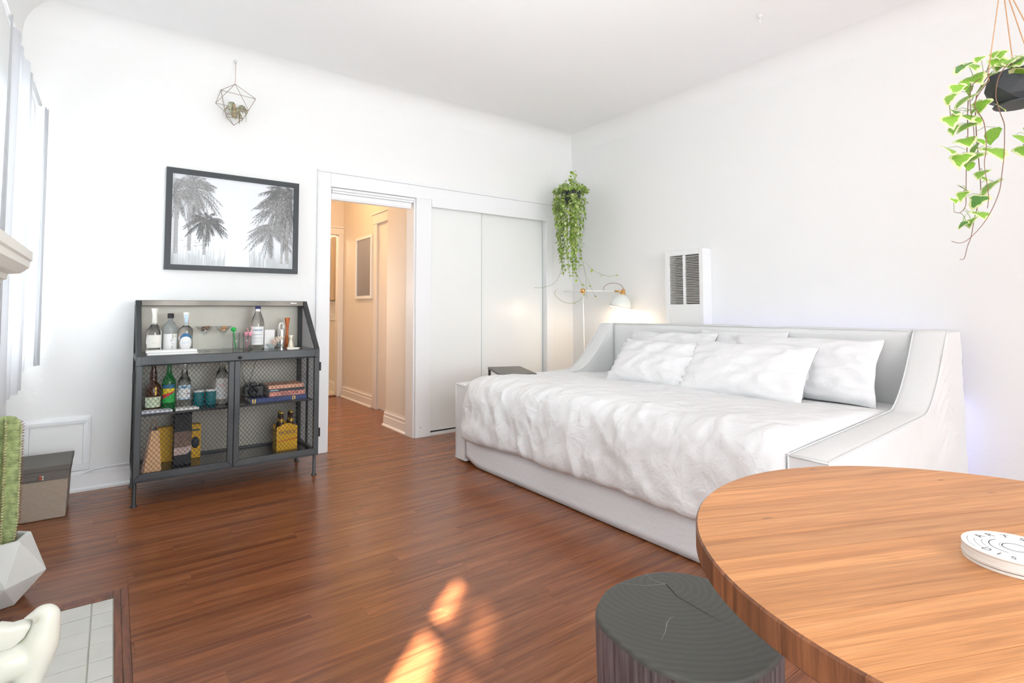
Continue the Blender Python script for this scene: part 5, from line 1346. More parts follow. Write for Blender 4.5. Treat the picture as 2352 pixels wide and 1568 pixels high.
# 3 clear bottle, round label with a blue arc
t3 = bottle('clear bottle with a round white and blue label, third from the left on the counter', (0.357, 3.785, ZK),
            [(0.034, 0.0), (0.037, 0.005), (0.037, 0.128), (0.034, 0.142), (0.022, 0.152), (0.0135, 0.160), (0.013, 0.190)], 'glass', [(0.0135, 0.158), (0.012, 0.20), (0.0165, 0.238), (0.0, 0.239)], 'label', G1)
label_patch('blue_arc', t3, 0.0378, 0, 0, 0.95, 'blue', shape=lambda u: (0.062, 0.062 + 0.052 * math.sqrt(max(0, 1 - (2 * u - 1) ** 2)) + 0.0001))
label_patch('round_label', t3, 0.0382, 0, 0, 0.92, 'label', shape=lambda u: (0.056 - 0.040 * math.sqrt(max(0, 1 - (2 * u - 1) ** 2)), 0.060 + 0.034 * math.sqrt(max(0, 1 - (2 * u - 1) ** 2))))
label_patch('blue_mark', t3, 0.0385, 0.056, 0.060, 0.42, 'lightblue')
label_patch('neck_tag', t3, 0.0150, 0.176, 0.225, 0.5, 'lightblue')
# marble slabs in front
for k, (x0, x1, z0, z1) in enumerate(((0.158, 0.402, ZK, ZK + 0.012), (0.152, 0.398, ZK + 0.0125, ZK + 0.026))):
    b = MB(); b.box(x0, x1, 3.60, 3.70, z0, z1); tag(obj('marble_slab', b, 'marble', bevel=0.002), ('lower' if k == 0 else 'upper') + ' of two stacked white marble slabs in front of the counter bottles', 'slab', 'stacked marble slabs')
# martini glasses
for k, (x, c_, lb) in enumerate(((0.452, 'darkcontent', 'martini glass with dark brown pieces, beside the round-labelled bottle'), (0.553, 'copper', 'martini glass with orange pieces, left of the tumblers'))):
    t = thing('martini_glass', lb, 'glass', (x, 3.76, ZK), 0, 'martini glasses on the cabinet counter')
    b = MB(); b.lathe([(0.0, 0.0), (0.033, 0.0015), (0.033, 0.003), (0.006, 0.006), (0.003, 0.014), (0.0028, 0.088), (0.006, 0.096), (0.050, 0.152), (0.0485, 0.152), (0.0, 0.100)], 28); obj('bowl_and_stem', b, 'thin', t, local=True)
    b = MB(); rnd = random.Random(k)
    for q in range(16):
        a = rnd.uniform(0, 6.28); h = rnd.uniform(0.125, 0.150); r = (h - 0.1) * 0.80 * rnd.uniform(0.1, 0.75); s_ = rnd.uniform(0.006, 0.011)
        b.lathe([(0.0, -s_ * 0.6), (s_, -s_ * 0.2), (s_, s_ * 0.2), (0.0, s_ * 0.6)], 7, (r * math.cos(a), r * math.sin(a), h))
    stuff(obj('garnish', b, c_, t, local=True))
# tumblers with stirrers
def tumbler(x, y, lb):
    t = thing('tumbler', lb, 'glass', (x, y, ZK), 0, 'tall tumblers on the cabinet counter')
    b = MB(); b.lathe([(0.0, 0.0), (0.020, 0.0), (0.0235, 0.108), (0.0222, 0.108), (0.0190, 0.010), (0.0, 0.008)], 22); obj('wall', b, 'thin', t, local=True)
    return t
tumbler(0.628, 3.765, 'clear tumbler holding the green stirrer, right of the martini glasses'); tumbler(0.688, 3.765, 'clear tumbler holding the pink stirrers, against the blue-capped bottle')
b = MB(); b.tube([(0.626, 3.768, ZK + 0.011), (0.612, 3.762, ZK + 0.118)], 0.0035, 6); b.lathe([(0, -0.014), (0.013, -0.008), (0.016, 0.004), (0.010, 0.014), (0.0, 0.017)], 10, (0.611, 3.762, ZK + 0.128)); tag(obj('cocktail_stirrer', b, 'greenp'), 'green drink stirrer standing in the left tumbler', 'stirrer', 'cocktail stirrers in the tumblers')
def flam(x0, x1, top, lb):
    b = MB(); z = ZK + 0.011
    b.tube([(x0, 3.768, z), (x1, 3.762, ZK + 0.085)], 0.0026, 6)
    b.lathe([(0, -0.014), (0.010, -0.009), (0.013, 0.002), (0.008, 0.013), (0.0, 0.018)], 10, (x1, 3.760, ZK + 0.097))
    pts = [(x1 + 0.004, 3.758, ZK + 0.104)] + [(x1 + 0.004 + 0.009 * math.sin(a), 3.757, ZK + 0.104 + top * (0.5 - 0.5 * math.cos(a * 0.7)) ) for a in [0.5 * q for q in range(1, 8)]]
    b.tube(pts, 0.0032, 6, r1=0.002)
    tag(obj('cocktail_stirrer', b, 'pink'), lb, 'stirrer', 'cocktail stirrers in the tumblers')
flam(0.688, 0.682, 0.040, 'pink bird-shaped drink stirrer, left one in the right tumbler'); flam(0.694, 0.706, 0.052, 'pink bird-shaped drink stirrer, right one leaning on the blue-capped bottle')
# tall bottle, navy cap
t4 = bottle('tall clear bottle with navy cap and blue-lettered label, middle of the counter', (0.758, 3.80, ZK),
            [(0.036, 0.0), (0.039, 0.006), (0.039, 0.165), (0.034, 0.190), (0.022, 0.222), (0.0145, 0.245), (0.0135, 0.262)], 'glass', [(0.0165, 0.246), (0.0165, 0.272), (0.0145, 0.276), (0.0, 0.276)], 'navy', G1)
label_patch('paper_label', t4, 0.0397, 0.028, 0.145, 1.1, 'label')
label_patch('collar_label', t4, 0.0174, 0.243, 0.258, 0.9, 'label')
b = MB(); rnd = random.Random(9)
for (z, h, a0, a1, w_) in ((0.122, 0.009, -0.72, 0.72, .13), (0.094, 0.004, -0.75, 0.75, .09), (0.074, 0.002, -0.7, 0.7, .07), (0.066, 0.002, -0.7, 0.7, .07), (0.050, 0.002, -0.7, 0.7, .07)):
    a = a0
    while a < a1:
        arc_label(b, 0.0401, z - h / 2, z + h / 2, a, a + w_ * 0.55, n=2); a += w_
obj('lettering', b, 'blue', t4, local=True)
# white card box
b = MB(); b.box(0.800, 0.862, 3.795, 3.815, ZK, ZK + 0.122); tag(obj('white_card', b, 'label', bevel=0.001), 'plain white card standing behind the bowl of shells', 'card')
# crystal bowl with shells
t = thing('crystal_dish', 'faceted crystal dish on the counter holding shells', 'bowl', (0.848, 3.735, ZK))
b = MB(); b.lathe([(0.0, 0.0), (0.030, 0.0), (0.046, 0.018), (0.056, 0.034), (0.052, 0.034), (0.042, 0.018), (0.026, 0.006), (0.0, 0.006)], 12, smooth=False); obj('dish', b, 'thin', t, local=True)
rnd = random.Random(15)
for k in range(13):
    a = rnd.uniform(0, 6.28); r = rnd.uniform(0.0, 0.030); s_ = rnd.uniform(0.010, 0.018); b = MB()
    cx_, cy_, cz_ = 0.848 + r * math.cos(a), 3.735 + r * math.sin(a), ZK + 0.020 + 0.012 * (k % 4)
    for q in range(9):
        t0 = q / 8; b.lathe([(0.0, 0), (s_ * (1 - t0 * 0.85) * 0.55, s_ * 0.06), (s_ * (1 - t0 * .85) * 0.55, s_ * 0.18), (0.0, s_ * 0.24)], 8, (cx_ + 0.3 * s_ * math.sin(q), cy_ + 0.3 * s_ * math.cos(q), cz_ + s_ * 0.16 * q))
    tag(obj('shell', b, 'shell' if k % 3 else 'shellpink'), 'small cream sea shell heaped in the crystal dish' if k % 3 else 'small pinkish sea shell heaped in the crystal dish', 'shell', 'cream shells heaped in the crystal dish' if k % 3 else 'pink shells heaped in the crystal dish')
# a starfish leaning on top
b = MB(); n_ = 10; pts = [(0.0 + (0.026 if k % 2 == 0 else 0.009) * math.cos(2 * PI * k / n_ + .3), (0.026 if k % 2 == 0 else 0.009) * math.sin(2 * PI * k / n_ + .3)) for k in range(n_)]
vs = [(x, 0, z) for x, z in pts] + [(0, -0.007, 0), (0, 0.004, 0)]; b.add(vs, [(k, (k + 1) % n_, n_) for k in range(n_)] + [((k + 1) % n_, k, n_ + 1) for k in range(n_)])
b.v = [(0.885 + v[0], 3.722 + v[1] + v[2] * .3, ZK + 0.070 + v[2]) for v in b.v]; tag(obj('starfish', b, 'shell'), 'cream starfish leaning on the shells in the dish', 'starfish')
# steel strainer cup with tongs
t = thing('bar_tool_cup', 'polished steel cup holding looped bar tongs, behind the dish', 'cup', (0.905, 3.81, ZK))
b = MB(); b.lathe([(0.0, 0.0), (0.022, 0.0), (0.031, 0.120), (0.029, 0.120), (0.020, 0.004), (0.0, 0.003)], 14, smooth=False); obj('cup', b, 'steel', t, local=True)
b = MB(); 
for dy in (0, 0.008):
    b.tube([(-0.006 + dy, dy, 0.02), (-0.016 + dy, dy, 0.13)] + [(-0.002 + dy - 0.014 * math.cos(a), dy, 0.135 + 0.032 * math.sin(a)) for a in [PI * q / 8 for q in range(9)]] + [(0.006 + dy, dy, 0.02)], 0.0018, 6)
tg = obj('tongs', b, 'steel', None, local=True); tg.location = (0.905, 3.81, ZK); tag(tg, 'looped steel tongs standing in the bar cup', 'tongs')
# muddler
b = MB(); b.lathe([(0.0, 0.0), (0.013, 0.001), (0.012, 0.03), (0.009, 0.10), (0.011, 0.15), (0.0165, 0.19), (0.0165, 0.199), (0.0, 0.2)], 16, (0.944, 3.815, ZK)); tag(obj('muddler', b, 'muddler'), 'orange-brown wooden muddler standing at the right end of the counter', 'muddler')
# jigger
b = MB(); b.lathe([(0.0, 0.0), (0.030, 0.001), (0.030, 0.004), (0.022, 0.006), (0.019, 0.010), (0.008, 0.060), (0.018, 0.084), (0.017, 0.086), (0.0, 0.064)], 20, (0.952, 3.745, ZK)); tag(obj('jigger', b, 'bone'), 'ivory double jigger in front of the muddler', 'jigger')
b = MB(); b.prism([(0.915, 3.715), (0.985, 3.705), (1.000, 3.727), (0.925, 3.735)], 'Z', ZK, ZK + 0.006); b.v = [(v[0], v[1] - 0.03, v[2]) for v in b.v]; tag(obj('bone_spreader', b, 'bone', bevel=0.001), 'flat ivory spreader lying in front of the jigger', 'spreader')

# ---- left door, middle shelf
ZS = 0.4825
GS = 'bottles on the middle shelf behind the left mesh door'
t5 = bottle('dark brown liqueur bottle with a pale green lower label, leftmost on the middle shelf', (0.196, 3.70, ZS),
            [(0.034, 0.0), (0.038, 0.006), (0.038, 0.125), (0.034, 0.142), (0.020, 0.160), (0.018, 0.185), (0.019, 0.205), (0.013, 0.235), (0.012, 0.25)], 'brownglass', [(0.0145, 0.248), (0.0145, 0.262), (0, 0.262)], 'black', GS)
label_patch('paper_label', t5, 0.0388, 0.022, 0.080, 1.2, 'palegreen')
label_patch('gold_mark', t5, 0.0386, 0.090, 0.135, 0.12, 'gold', a=0.35)
t6 = bottle('dark green bottle with a red, yellow and green label, second on the middle shelf', (0.272, 3.71, ZS),
            [(0.032, 0.0), (0.035, 0.006), (0.035, 0.150), (0.031, 0.170), (0.016, 0.200), (0.0125, 0.22), (0.012, 0.255)], 'greenglass', [(0.014, 0.252), (0.014, 0.264), (0, 0.264)], 'greenp', GS)
def band(t, r, m, f0, f1, nm):
    label_patch(nm, t, r, 0, 0, 0.95, m, shape=lambda u: (f0(u), f1(u)))
band(t6, 0.0357, 'greenp', lambda u: 0.040, lambda u: 0.058 + 0.040 * u, 'green_print')
band(t6, 0.0357, 'red', lambda u: 0.0585 + 0.040 * u, lambda u: 0.083 + 0.022 * u, 'red_print')
band(t6, 0.0357, 'yellow', lambda u: 0.0835 + 0.022 * u, lambda u: 0.120, 'yellow_print')
band(t6, 0.0357, 'blue', lambda u: 0.1203, lambda u: 0.142, 'blue_print')
t7 = bottle('clear bottle with a light blue and white label, third on the middle shelf', (0.350, 3.715, ZS),
            [(0.033, 0.0), (0.036, 0.006), (0.036, 0.140), (0.030, 0.165), (0.017, 0.185), (0.0155, 0.235), (0.0155, 0.25)], 'glass', [(0.0165, 0.249), (0.0165, 0.263), (0, 0.263)], 'steel', GS)
label_patch('paper_label', t7, 0.0368, 0.050, 0.132, 1.0, 'lightblue'); label_patch('white_field', t7, 0.0371, 0.060, 0.112, 0.85, 'label'); label_patch('blue_mark', t7, 0.0374, 0.116, 0.124, 0.35, 'blue'); label_patch('dark_mark', t7, 0.0374, 0.080, 0.085, 0.14, 'ink', a=0.45)
for k, x in enumerate((0.425, 0.488)):
    t = thing('jar_candle', 'teal glass jar with a pale lid, ' + ('left' if k == 0 else 'right') + ' one of the pair on the middle shelf', 'candle', (x, 3.72, ZS), 0, 'teal jar candles')
    b = MB(); b.lathe([(0.0, 0), (0.026, 0.0), (0.029, 0.004), (0.029, 0.078), (0.027, 0.082), (0.0, 0.082)], 24); obj('jar', b, 'teal', t, local=True)
    b = MB(); b.lathe([(0.0295, 0.0825), (0.0295, 0.093), (0.0, 0.094)], 24); obj('lid', b, 'label', t, local=True)
t8 = bottle('clear bottle with white label and small red emblem, rightmost behind the left door', (0.549, 3.73, ZS),
            [(0.032, 0.0), (0.036, 0.006), (0.036, 0.165), (0.030, 0.190), (0.016, 0.210), (0.013, 0.24), (0.0125, 0.25)], 'glass', [(0.0145, 0.247), (0.0145, 0.263), (0, 0.263)], 'label', GS)
label_patch('paper_label', t8, 0.0368, 0.030, 0.155, 1.0, 'label')
b = MB()
for s_ in (-1, 1):
    for k in range(2): b.tube([(s_ * 0.012, -0.0372 + 0.002, 0.125 - 0.006 * k), (0, -0.0378, 0.108 - 0.006 * k)], 0.0007, 4)
obj('red_emblem', b, 'red', t8, local=True); label_patch('grey_lines', t8, 0.0371, 0.052, 0.056, 0.8, 'lightblue')
for k, (x0, x1, y0, y1, m_, lb) in enumerate(((0.142, 0.285, 3.595, 3.665, 'slab', 'pale lilac stone tile lying at the left front of the middle shelf'), (0.300, 0.415, 3.595, 3.665, 'marble', 'off-white stone tile lying in front of the blue-labelled bottle'))):
    b = MB(); b.prism([(x0, y0), (x1, y0), (x1 - 0.012, y1), (x0, y1)], 'Z', ZS, ZS + 0.012); tag(obj('stone_tile', b, m_, bevel=0.001), lb, 'tile', 'stone tiles on the middle shelf')

# ---- right door, middle shelf: camera and books
t = thing('camera', 'black camera lying on the big blue book behind the right mesh door', 'camera', (0.722, 3.70, ZS + 0.0262))
b = MB(); b.box(-0.060, 0.060, -0.022, 0.026, 0.0005, 0.070); obj('body', b, 'black', t, local=True, bevel=0.010, bseg=3)
b = MB(); b.lathe([(0.0, 0), (0.030, 0.0), (0.030, 0.012), (0.026, 0.014), (0.026, 0.030), (0.022, 0.032), (0.021, 0.024), (0.0, 0.022)], 24); b.v = [(v[0] - 0.008, -0.0225 - v[2], 0.036 + v[1]) for v in b.v]; obj('lens', b, 'black', t, local=True)
b = MB(); b.prism([(-0.026, 0.0705), (0.022, 0.0705), (0.012, 0.092), (-0.016, 0.092)], 'Y', -0.018, 0.018); obj('prism_hump', b, 'black', t, local=True, bevel=0.003)
for x in (0.040, -0.045):
    b = MB(); b.lathe([(0.011, 0.0705), (0.011, 0.079), (0.0, 0.080)], 12, (x, 0, 0)); obj('dial', b, 'blackmatte', t, local=True)
def book(label, x0, x1, y0, y1, z0, th, m, extra=None):
    t = thing('book', label, 'book', ((x0 + x1) / 2, (y0 + y1) / 2, z0), 0, 'stack of books behind the right mesh door')
    X0, X1, Y0, Y1 = x0 - (x0 + x1) / 2, x1 - (x0 + x1) / 2, y0 - (y0 + y1) / 2, y1 - (y0 + y1) / 2
    b = MB(); b.box(X0, X1, Y0, Y1, 0.0002, 0.0022); b.box(X0, X1, Y0, Y1, th - 0.0022, th - 0.0002); b.box(X0, X1, Y0, Y0 + 0.0022, 0.0023, th - 0.0023); obj('cover', b, m, t, local=True)
    b = MB(); b.box(X0 + 0.003, X1 - 0.003, Y0 + 0.0024, Y1 - 0.003, 0.0024, th - 0.0024); obj('pages', b, 'paper', t, local=True)
    return t, X0, X1, Y0
z = ZS
tb_, X0, X1, Y0 = book('large dark blue book with gold bands, lowest of the stack', 0.690, 1.020, 3.610, 3.82, z, 0.0255, 'bookblue'); z += 0.026
for x in (X0 + 0.010, X0 + 0.022, X1 - 0.075, X1 - 0.087):
    b = MB(); b.box(x, x + 0.005, Y0 - 0.0006, Y0 - 0.0001, 0.001, 0.0245); obj('gold_band', b, 'gold', tb_, local=True)
tb_, X0, X1, Y0 = book('red and pink book with dark capitals on its spine, third from the top', 0.802, 1.018, 3.64, 3.82, z, 0.0275, 'bookred'); z += 0.028
text('spine_title', 'TAQUERIA', 0.021, 'ink', tb_, Matrix.Translation((0.012, Y0 - 0.0006, 0.0135)) @ RX90, xs=1.1)
tb_, X0, X1, Y0 = book('thin dark book with a pale title bar, second from the top', 0.795, 1.014, 3.645, 3.82, z, 0.0165, 'bookdark'); z += 0.017
b = MB(); b.box(X0 + 0.012, X0 + 0.062, Y0 - 0.0006, Y0 - 0.0001, 0.005, 0.011); obj('title_bar', b, 'lightblue', tb_, local=True)
tb_, X0, X1, Y0 = book('peach coloured book, topmost of the stack', 0.797, 1.010, 3.645, 3.82, z, 0.023, 'peach'); z += 0.0235

# ---- bottom, left door
t = thing('tapered_gift_box', 'tan tapered box with a cut-out loop handle at the left front of the cabinet bottom', 'box', (0.197, 3.64, ZF + 0.0003))
def taper(b, x0, x1, y0, y1, z0, X0, X1, Y0, Y1, z1):
    b.add([(x0, y0, z0), (x1, y0, z0), (x1, y1, z0), (x0, y1, z0), (X0, Y0, z1), (X1, Y0, z1), (X1, Y1, z1), (X0, Y1, z1)], [(0, 3, 2, 1), (4, 5, 6, 7), (0, 1, 5, 4), (1, 2, 6, 5), (2, 3, 7, 6), (3, 0, 4, 7)]); return b
b = taper(MB(), -0.042, 0.044, -0.036, -0.030, 0, -0.006, 0.030, -0.008, -0.002, 0.238); obj('front_panel', b, 'tan', t, local=True, bevel=0.001)
b = taper(MB(), -0.052, 0.040, -0.0295, 0.045, 0, -0.016, 0.026, -0.0015, 0.012, 0.236); obj('body', b, 'tanside', t, local=True, bevel=0.001)
b = MB(); b.tube([(-0.014, 0.003, 0.232), (-0.004, 0.003, 0.285), (0.006, 0.003, 0.296), (0.014, 0.003, 0.290), (0.025, 0.003, 0.234)], 0.004, 6); obj('handle', b, 'tanside', t, local=True)
# yellow box behind
t = thing('yellow_box', 'yellow printed carton at the back of the cabinet bottom behind the black canister', 'box', (0.345, 3.90, ZF + 0.0003))
b = MB(); b.box(-0.115, 0.115, -0.03, 0.03, 0, 0.205); obj('carton', b, 'amberbox', t, local=True, bevel=0.002)
b = MB(); b.box(-0.08, 0.108, -0.0308, -0.0302, 0.168, 0.178); b.lathe([(0.0, 0), (0.026, 0.0), (0.026, 0.0006), (0.0, 0.0006)], 20); 
b2 = MB(); b2.box(0.066, 0.108, -0.0308, -0.0302, 0.165, 0.176); b2.lathe([(0.0, 0), (0.022, 0.0), (0.022, 0.0006), (0.0, 0.0006)], 20)
b2.v = b2.v[:8] + [(0.086 + v[0], -0.0302 - v[2], 0.095 + v[1] * 1.6) for v in b2.v[8:]]; obj('print', b2, 'bookdark', t, local=True)
# black canister
t = thing('black_canister', 'square black canister with brown and pale labels at the bottom left of the cabinet', 'canister', (0.352, 3.775, ZF + 0.0003))
b = MB(); b.box(-0.045, 0.045, -0.04, 0.04, 0.0, 0.30); obj('body', b, 'blackmatte', t, local=True, bevel=0.004)
b = MB(); b.box(-0.044, 0.042, -0.0412, -0.0402, 0.105, 0.195); obj('brown_label', b, 'brownlabel', t, local=True)
b = MB(); b.prism([(-0.044, 0.062), (0.018, 0.062), (0.044, 0.080), (0.044, 0.112), (0.018, 0.104), (-0.044, 0.104)], 'Y', -0.0414, -0.0402); obj('pale_label', b, 'palecoral', t, local=True)
b = MB(); b.box(-0.030, 0.030, -0.026, 0.026, 0.3002, 0.315); obj('lid', b, 'black', t, local=True, bevel=0.004)

# ---- bottom, right door: beer carrier
t = thing('bottle_carrier', 'yellow beer bottle carrier with blue lettering at the bottom right of the cabinet', 'carton', (0.935, 3.78, ZF + 0.0003))
b = MB()
hw = 0.064
pf = [(-hw, 0.0), (hw, 0.0), (hw, 0.150), (0.010, 0.172), (-0.010, 0.172), (-hw, 0.150)]
b.prism(pf, 'Y', -0.050, -0.048); b.prism([(p[0], p[1]) for p in pf], 'Y', 0.048, 0.050)
b.box(-hw, -hw + 0.002, -0.048, 0.048, 0, 0.13); b.box(hw - 0.002, hw, -0.048, 0.048, 0, 0.13); b.box(-hw + 0.002, hw - 0.002, -0.048, 0.048, 0, 0.002)
obj('carton', b, 'amberbox', t, local=True)
b = MB(); b.prism([(-hw, 0.056), (hw, 0.066), (hw, 0.074), (-hw, 0.060)], 'Y', -0.0506, -0.0501); obj('orange_band', b, 'orangeband', t, local=True)
text('lettering', 'PACIFICO', 0.029, 'navy', t, Matrix.Translation((0.0, -0.0508, 0.112)) @ RX90, xs=0.80)
for i in range(2):
    for j in range(2):
        x, yy = (-0.031, 0.031)[j], (-0.022, 0.023)[i]
        tt = thing('beer_bottle', '%s brown beer bottle in the %s row of the yellow carrier' % (('left', 'right')[j], ('front', 'back')[i]), 'bottle', (0.935 + x, 3.78 + yy, ZF + 0.0028), 0, 'beer bottles in the yellow carrier')
        b = MB(); b.lathe([(0.0, 0), (0.020, 0.0), (0.0215, 0.006), (0.0215, 0.150), (0.013, 0.185), (0.0115, 0.232)], 14); obj('body', b, 'brownglass', tt, local=True)
        b = MB(); b.lathe([(0.0135, 0.2322), (0.0135, 0.237), (0.0115, 0.241), (0.0, 0.2415)], 14); obj('cap', b, 'gold', tt, local=True)
        b = MB(); arc_label(b, 0.0155, 0.176, 0.196, -1.2, 1.2); obj('neck_label', b, 'gold', tt, local=True)

# ------------------------------------------------------------------ STORAGE BOX
t = thing('storage_box', 'woven beige storage box with a grey lid and leather tab beside the cactus', 'box', (-0.29, 3.76, 0))
b = taper(MB(), -0.425, -0.167, 3.612, 3.885, 0.001, -0.435, -0.161, 3.604, 3.893, 0.200); obj('basket', b, 'wicker', t, bevel=0.006)
b = taper(MB(), -0.4375, -0.158, 3.601, 3.896, 0.196, -0.437, -0.155, 3.600, 3.898, 0.262)
obj('lid_skirt', b, 'boxlid', t, bevel=0.003)
b = taper(MB(), -0.440, -0.153, 3.597, 3.900, 0.240, -0.441, -0.150, 3.594, 3.903, 0.272); obj('lid', b, 'boxlid', t, bevel=0.006)
b = MB(); b.box(-0.345, -0.275, 3.592, 3.598, 0.206, 0.226); obj('strap', b, 'boxlid', t, bevel=0.002)
for k in range(2):
    b = MB(); b.box(-0.274, -0.262, 3.588, 3.5985, 0.217 + 0.0 - 0.012 * k, 0.2275 - 0.012 * k); obj('tab', b, 'tassel', t, bevel=0.002)
b = MB(); b.box(-0.261, -0.257, 3.590, 3.5985, 0.206, 0.212); b.box(-0.261, -0.257, 3.590, 3.5985, 0.218, 0.224); obj('rivet', b, 'label', t)

# ------------------------------------------------------------------ CACTUS in a faceted pot
PC = (-0.318, 2.70)
t = thing('potted_cactus', 'tall ribbed green cactus in a white faceted pot on the floor by the hearth', 'plant', (PC[0], PC[1], 0))
def hexring(r, z, n, ph, sx=1.0): return [(PC[0] + sx * r * math.cos(2 * PI * (k + ph) / n), PC[1] + r * math.sin(2 * PI * (k + ph) / n), z) for k in range(n)]
b = MB(); n = 6; R0, R1, R2, R3, R4 = hexring(0.085, 0.001, n, 0.30), hexring(0.150, 0.095, n, 0.80), hexring(0.098, 0.226, n, 0.30), hexring(0.082, 0.228, n, 0.30), hexring(0.078, 0.196, n, 0.30)
vs = R0 + R1 + R2 + R3 + R4; fs = [tuple(range(n))[::-1]]
for k in range(n):
    k2 = (k + 1) % n
    fs += [(k, k2, n + k), (k2, n + k2, n + k), (n + k, n + k2, 2 * n + k2), (n + k, 2 * n + k2, 2 * n + k), (2 * n + k, 2 * n + k2, 3 * n + k2, 3 * n + k), (3 * n + k, 3 * n + k2, 4 * n + k2, 4 * n + k)]
b.add(vs, fs); obj('pot', b, 'whitepot', t, bevel=0.005)
b = MB(); b.add(hexring(0.079, 0.197, n, 0.30), [tuple(range(n))]); obj('soil', b, 'soil', t)
cx, cy = PC[0] + 0.012, PC[1] - 0.005
b = MB(); b.smooth = False; NR, NZ = 6, 150; P = []
def crad(a, z, tip):
    q = (math.cos(NR * a) * 0.5 + 0.5) ** 2.6
    return (0.013 + (0.037 + 0.0035 * math.sin(z * 520)) * q) * tip
rowsn = NR * 10
for i in range(rowsn):
    a = 2 * PI * i / rowsn; row = []
    for j in range(NZ + 1):
        z = 0.197 + 0.470 * j / NZ; v = j / NZ
        tip = math.sqrt(max(0.001, 1 - max(0, (v - 0.93) / 0.07) ** 2)) * (0.80 + 0.20 * min(1, v / 0.2))
        r = crad(a + 0.35, z, tip) * (1 + 0.05 * math.sin(j * 2.4)); row.append((cx + r * math.cos(a), cy + r * math.sin(a), z))
    P.append(row)
b.grid(P, rowsn, NZ + 1, closed_u=True); obj('stem', b, 'cactus', t)
rnd = random.Random(2)
for q in range(NR):
    a = 2 * PI * q / NR - 0.35; b = MB(); sp = MB()
    for j in range(46):
        v = (j + 0.5) / 46; z = 0.205 + 0.452 * v; tip = math.sqrt(max(0.001, 1 - max(0, (v - 0.93) / 0.07) ** 2)) * (0.80 + 0.20 * min(1, v / 0.2))
        r = 0.052 * tip
        px, py = cx + r * math.cos(a), cy + r * math.sin(a)
        b.lathe([(0.0, -0.0045), (0.0036, -0.001), (0.0050, 0.002), (0.0, 0.0045)], 5, (px - 0.001 * math.cos(a), py - 0.001 * math.sin(a), z))
        d = Vector((math.cos(a), math.sin(a), 0))
        for s_ in (-1, 0, 1):
            e = Vector((px, py, z)) + d * 0.008 + Vector((-d.y, d.x, 0)) * 0.006 * s_ + Vector((0, 0, rnd.uniform(-.003, .005)))
            sp.tube([(px, py, z), tuple(e)], 0.0014, 3, r1=0.0006, cap=False)
    obj('rib_edge', b, 'cactuslight', t); stuff(obj('spines', sp, 'spine', t))

# ------------------------------------------------------------------ BIRD FIGURINE
def skin(name, joints, edges, m, parent=None, sub=3):
    me = bpy.data.meshes.new(name); me.from_pydata([j[0] for j in joints], edges, [])
    o = bpy.data.objects.new(name, me); COL.objects.link(o)
    me.materials.append(M[m])
    s = o.modifiers.new('skin', 'SKIN'); s.use_smooth_shade = True
    if not me.skin_vertices: me.skin_vertices.new(name='')
    for k, j in enumerate(joints):
        sv = me.skin_vertices[0].data[k]; sv.radius = j[1]
        sv.use_root = (k == 0)
    u = o.modifiers.new('sub', 'SUBSURF'); u.levels = sub; u.render_levels = sub
    if parent: o.parent = parent
    return o
BX, BY = -0.155, 1.80
t = thing('bird_figurine', 'translucent white stone bird figurine with its head turned back, on the tiled hearth', 'figurine', (BX, BY, 0))
def loft(b, path, seg=16):
    pts = smooth_pts([(p[0], p[1], 0) for p in path], 4); rs = smooth_pts([(p[2], 0, 0) for p in path], 4)
    P = []
    for i in range(len(pts)):
        d = (pts[min(i + 1, len(pts) - 1)] - pts[max(i - 1, 0)]).normalized(); nx2, nz2 = -d.y, d.x; r_ = max(rs[i].x, 0.002)
        P.append([(pts[i].x + nx2 * r_ * math.cos(2 * PI * k / seg), r_ * 0.95 * math.sin(2 * PI * k / seg), pts[i].y + nz2 * r_ * math.cos(2 * PI * k / seg)) for k in range(seg)])
    o = len(b.v); b.v += [v for row in P for v in row]; n_ = len(P)
    fs = [(i * seg + k, i * seg + (k + 1) % seg, (i + 1) * seg + (k + 1) % seg, (i + 1) * seg + k) for i in range(n_ - 1) for k in range(seg)] + [tuple(range(seg))[::-1], tuple(range((n_ - 1) * seg, n_ * seg))]
    for f in fs: b.f.append(tuple(o + q for q in f)); b.mi.append(0); b.sm.append(True)
b = MB()
loft(b, [(-0.001, 0.297, 0.003), (0.016, 0.301, 0.009), (0.032, 0.303, 0.018), (0.044, 0.292, 0.026), (0.041, 0.264, 0.031), (0.034, 0.232, 0.038), (0.026, 0.198, 0.037), (0.016, 0.160, 0.031), (0.008, 0.110, 0.026), (0.002, 0.050, 0.024), (0.0, 0.012, 0.036)])
loft(b, [(0.024, 0.200, 0.036), (-0.02, 0.205, 0.043), (-0.07, 0.200, 0.041), (-0.12, 0.210, 0.028), (-0.175, 0.230, 0.012)])
body = obj('body', b, 'bird', t, local=True)
rm = body.modifiers.new('fuse', 'REMESH'); rm.mode = 'VOXEL'; rm.voxel_size = 0.004; rm.use_smooth_shade = True
sm_ = body.modifiers.new('smooth', 'SMOOTH'); sm_.factor = 0.6; sm_.iterations = 6
b = MB(); b.prism([(0.018, 0.286), (0.0, 0.293), (-0.02, 0.292), (-0.04, 0.301), (-0.065, 0.298), (-0.10, 0.303), (-0.16, 0.292), (-0.20, 0.272), (-0.12, 0.250), (-0.06, 0.238), (-0.02, 0.238), (0.004, 0.258)], 'Y', -0.020, 0.020)
obj('wing', b, 'bird', t, local=True, bevel=0.010, bseg=4, smooth=True)
b = MB(); b.box(-0.065, 0.055, -0.045, 0.045, 0.0017, 0.014); obj('base', b, 'bird', t, local=True, bevel=0.004)

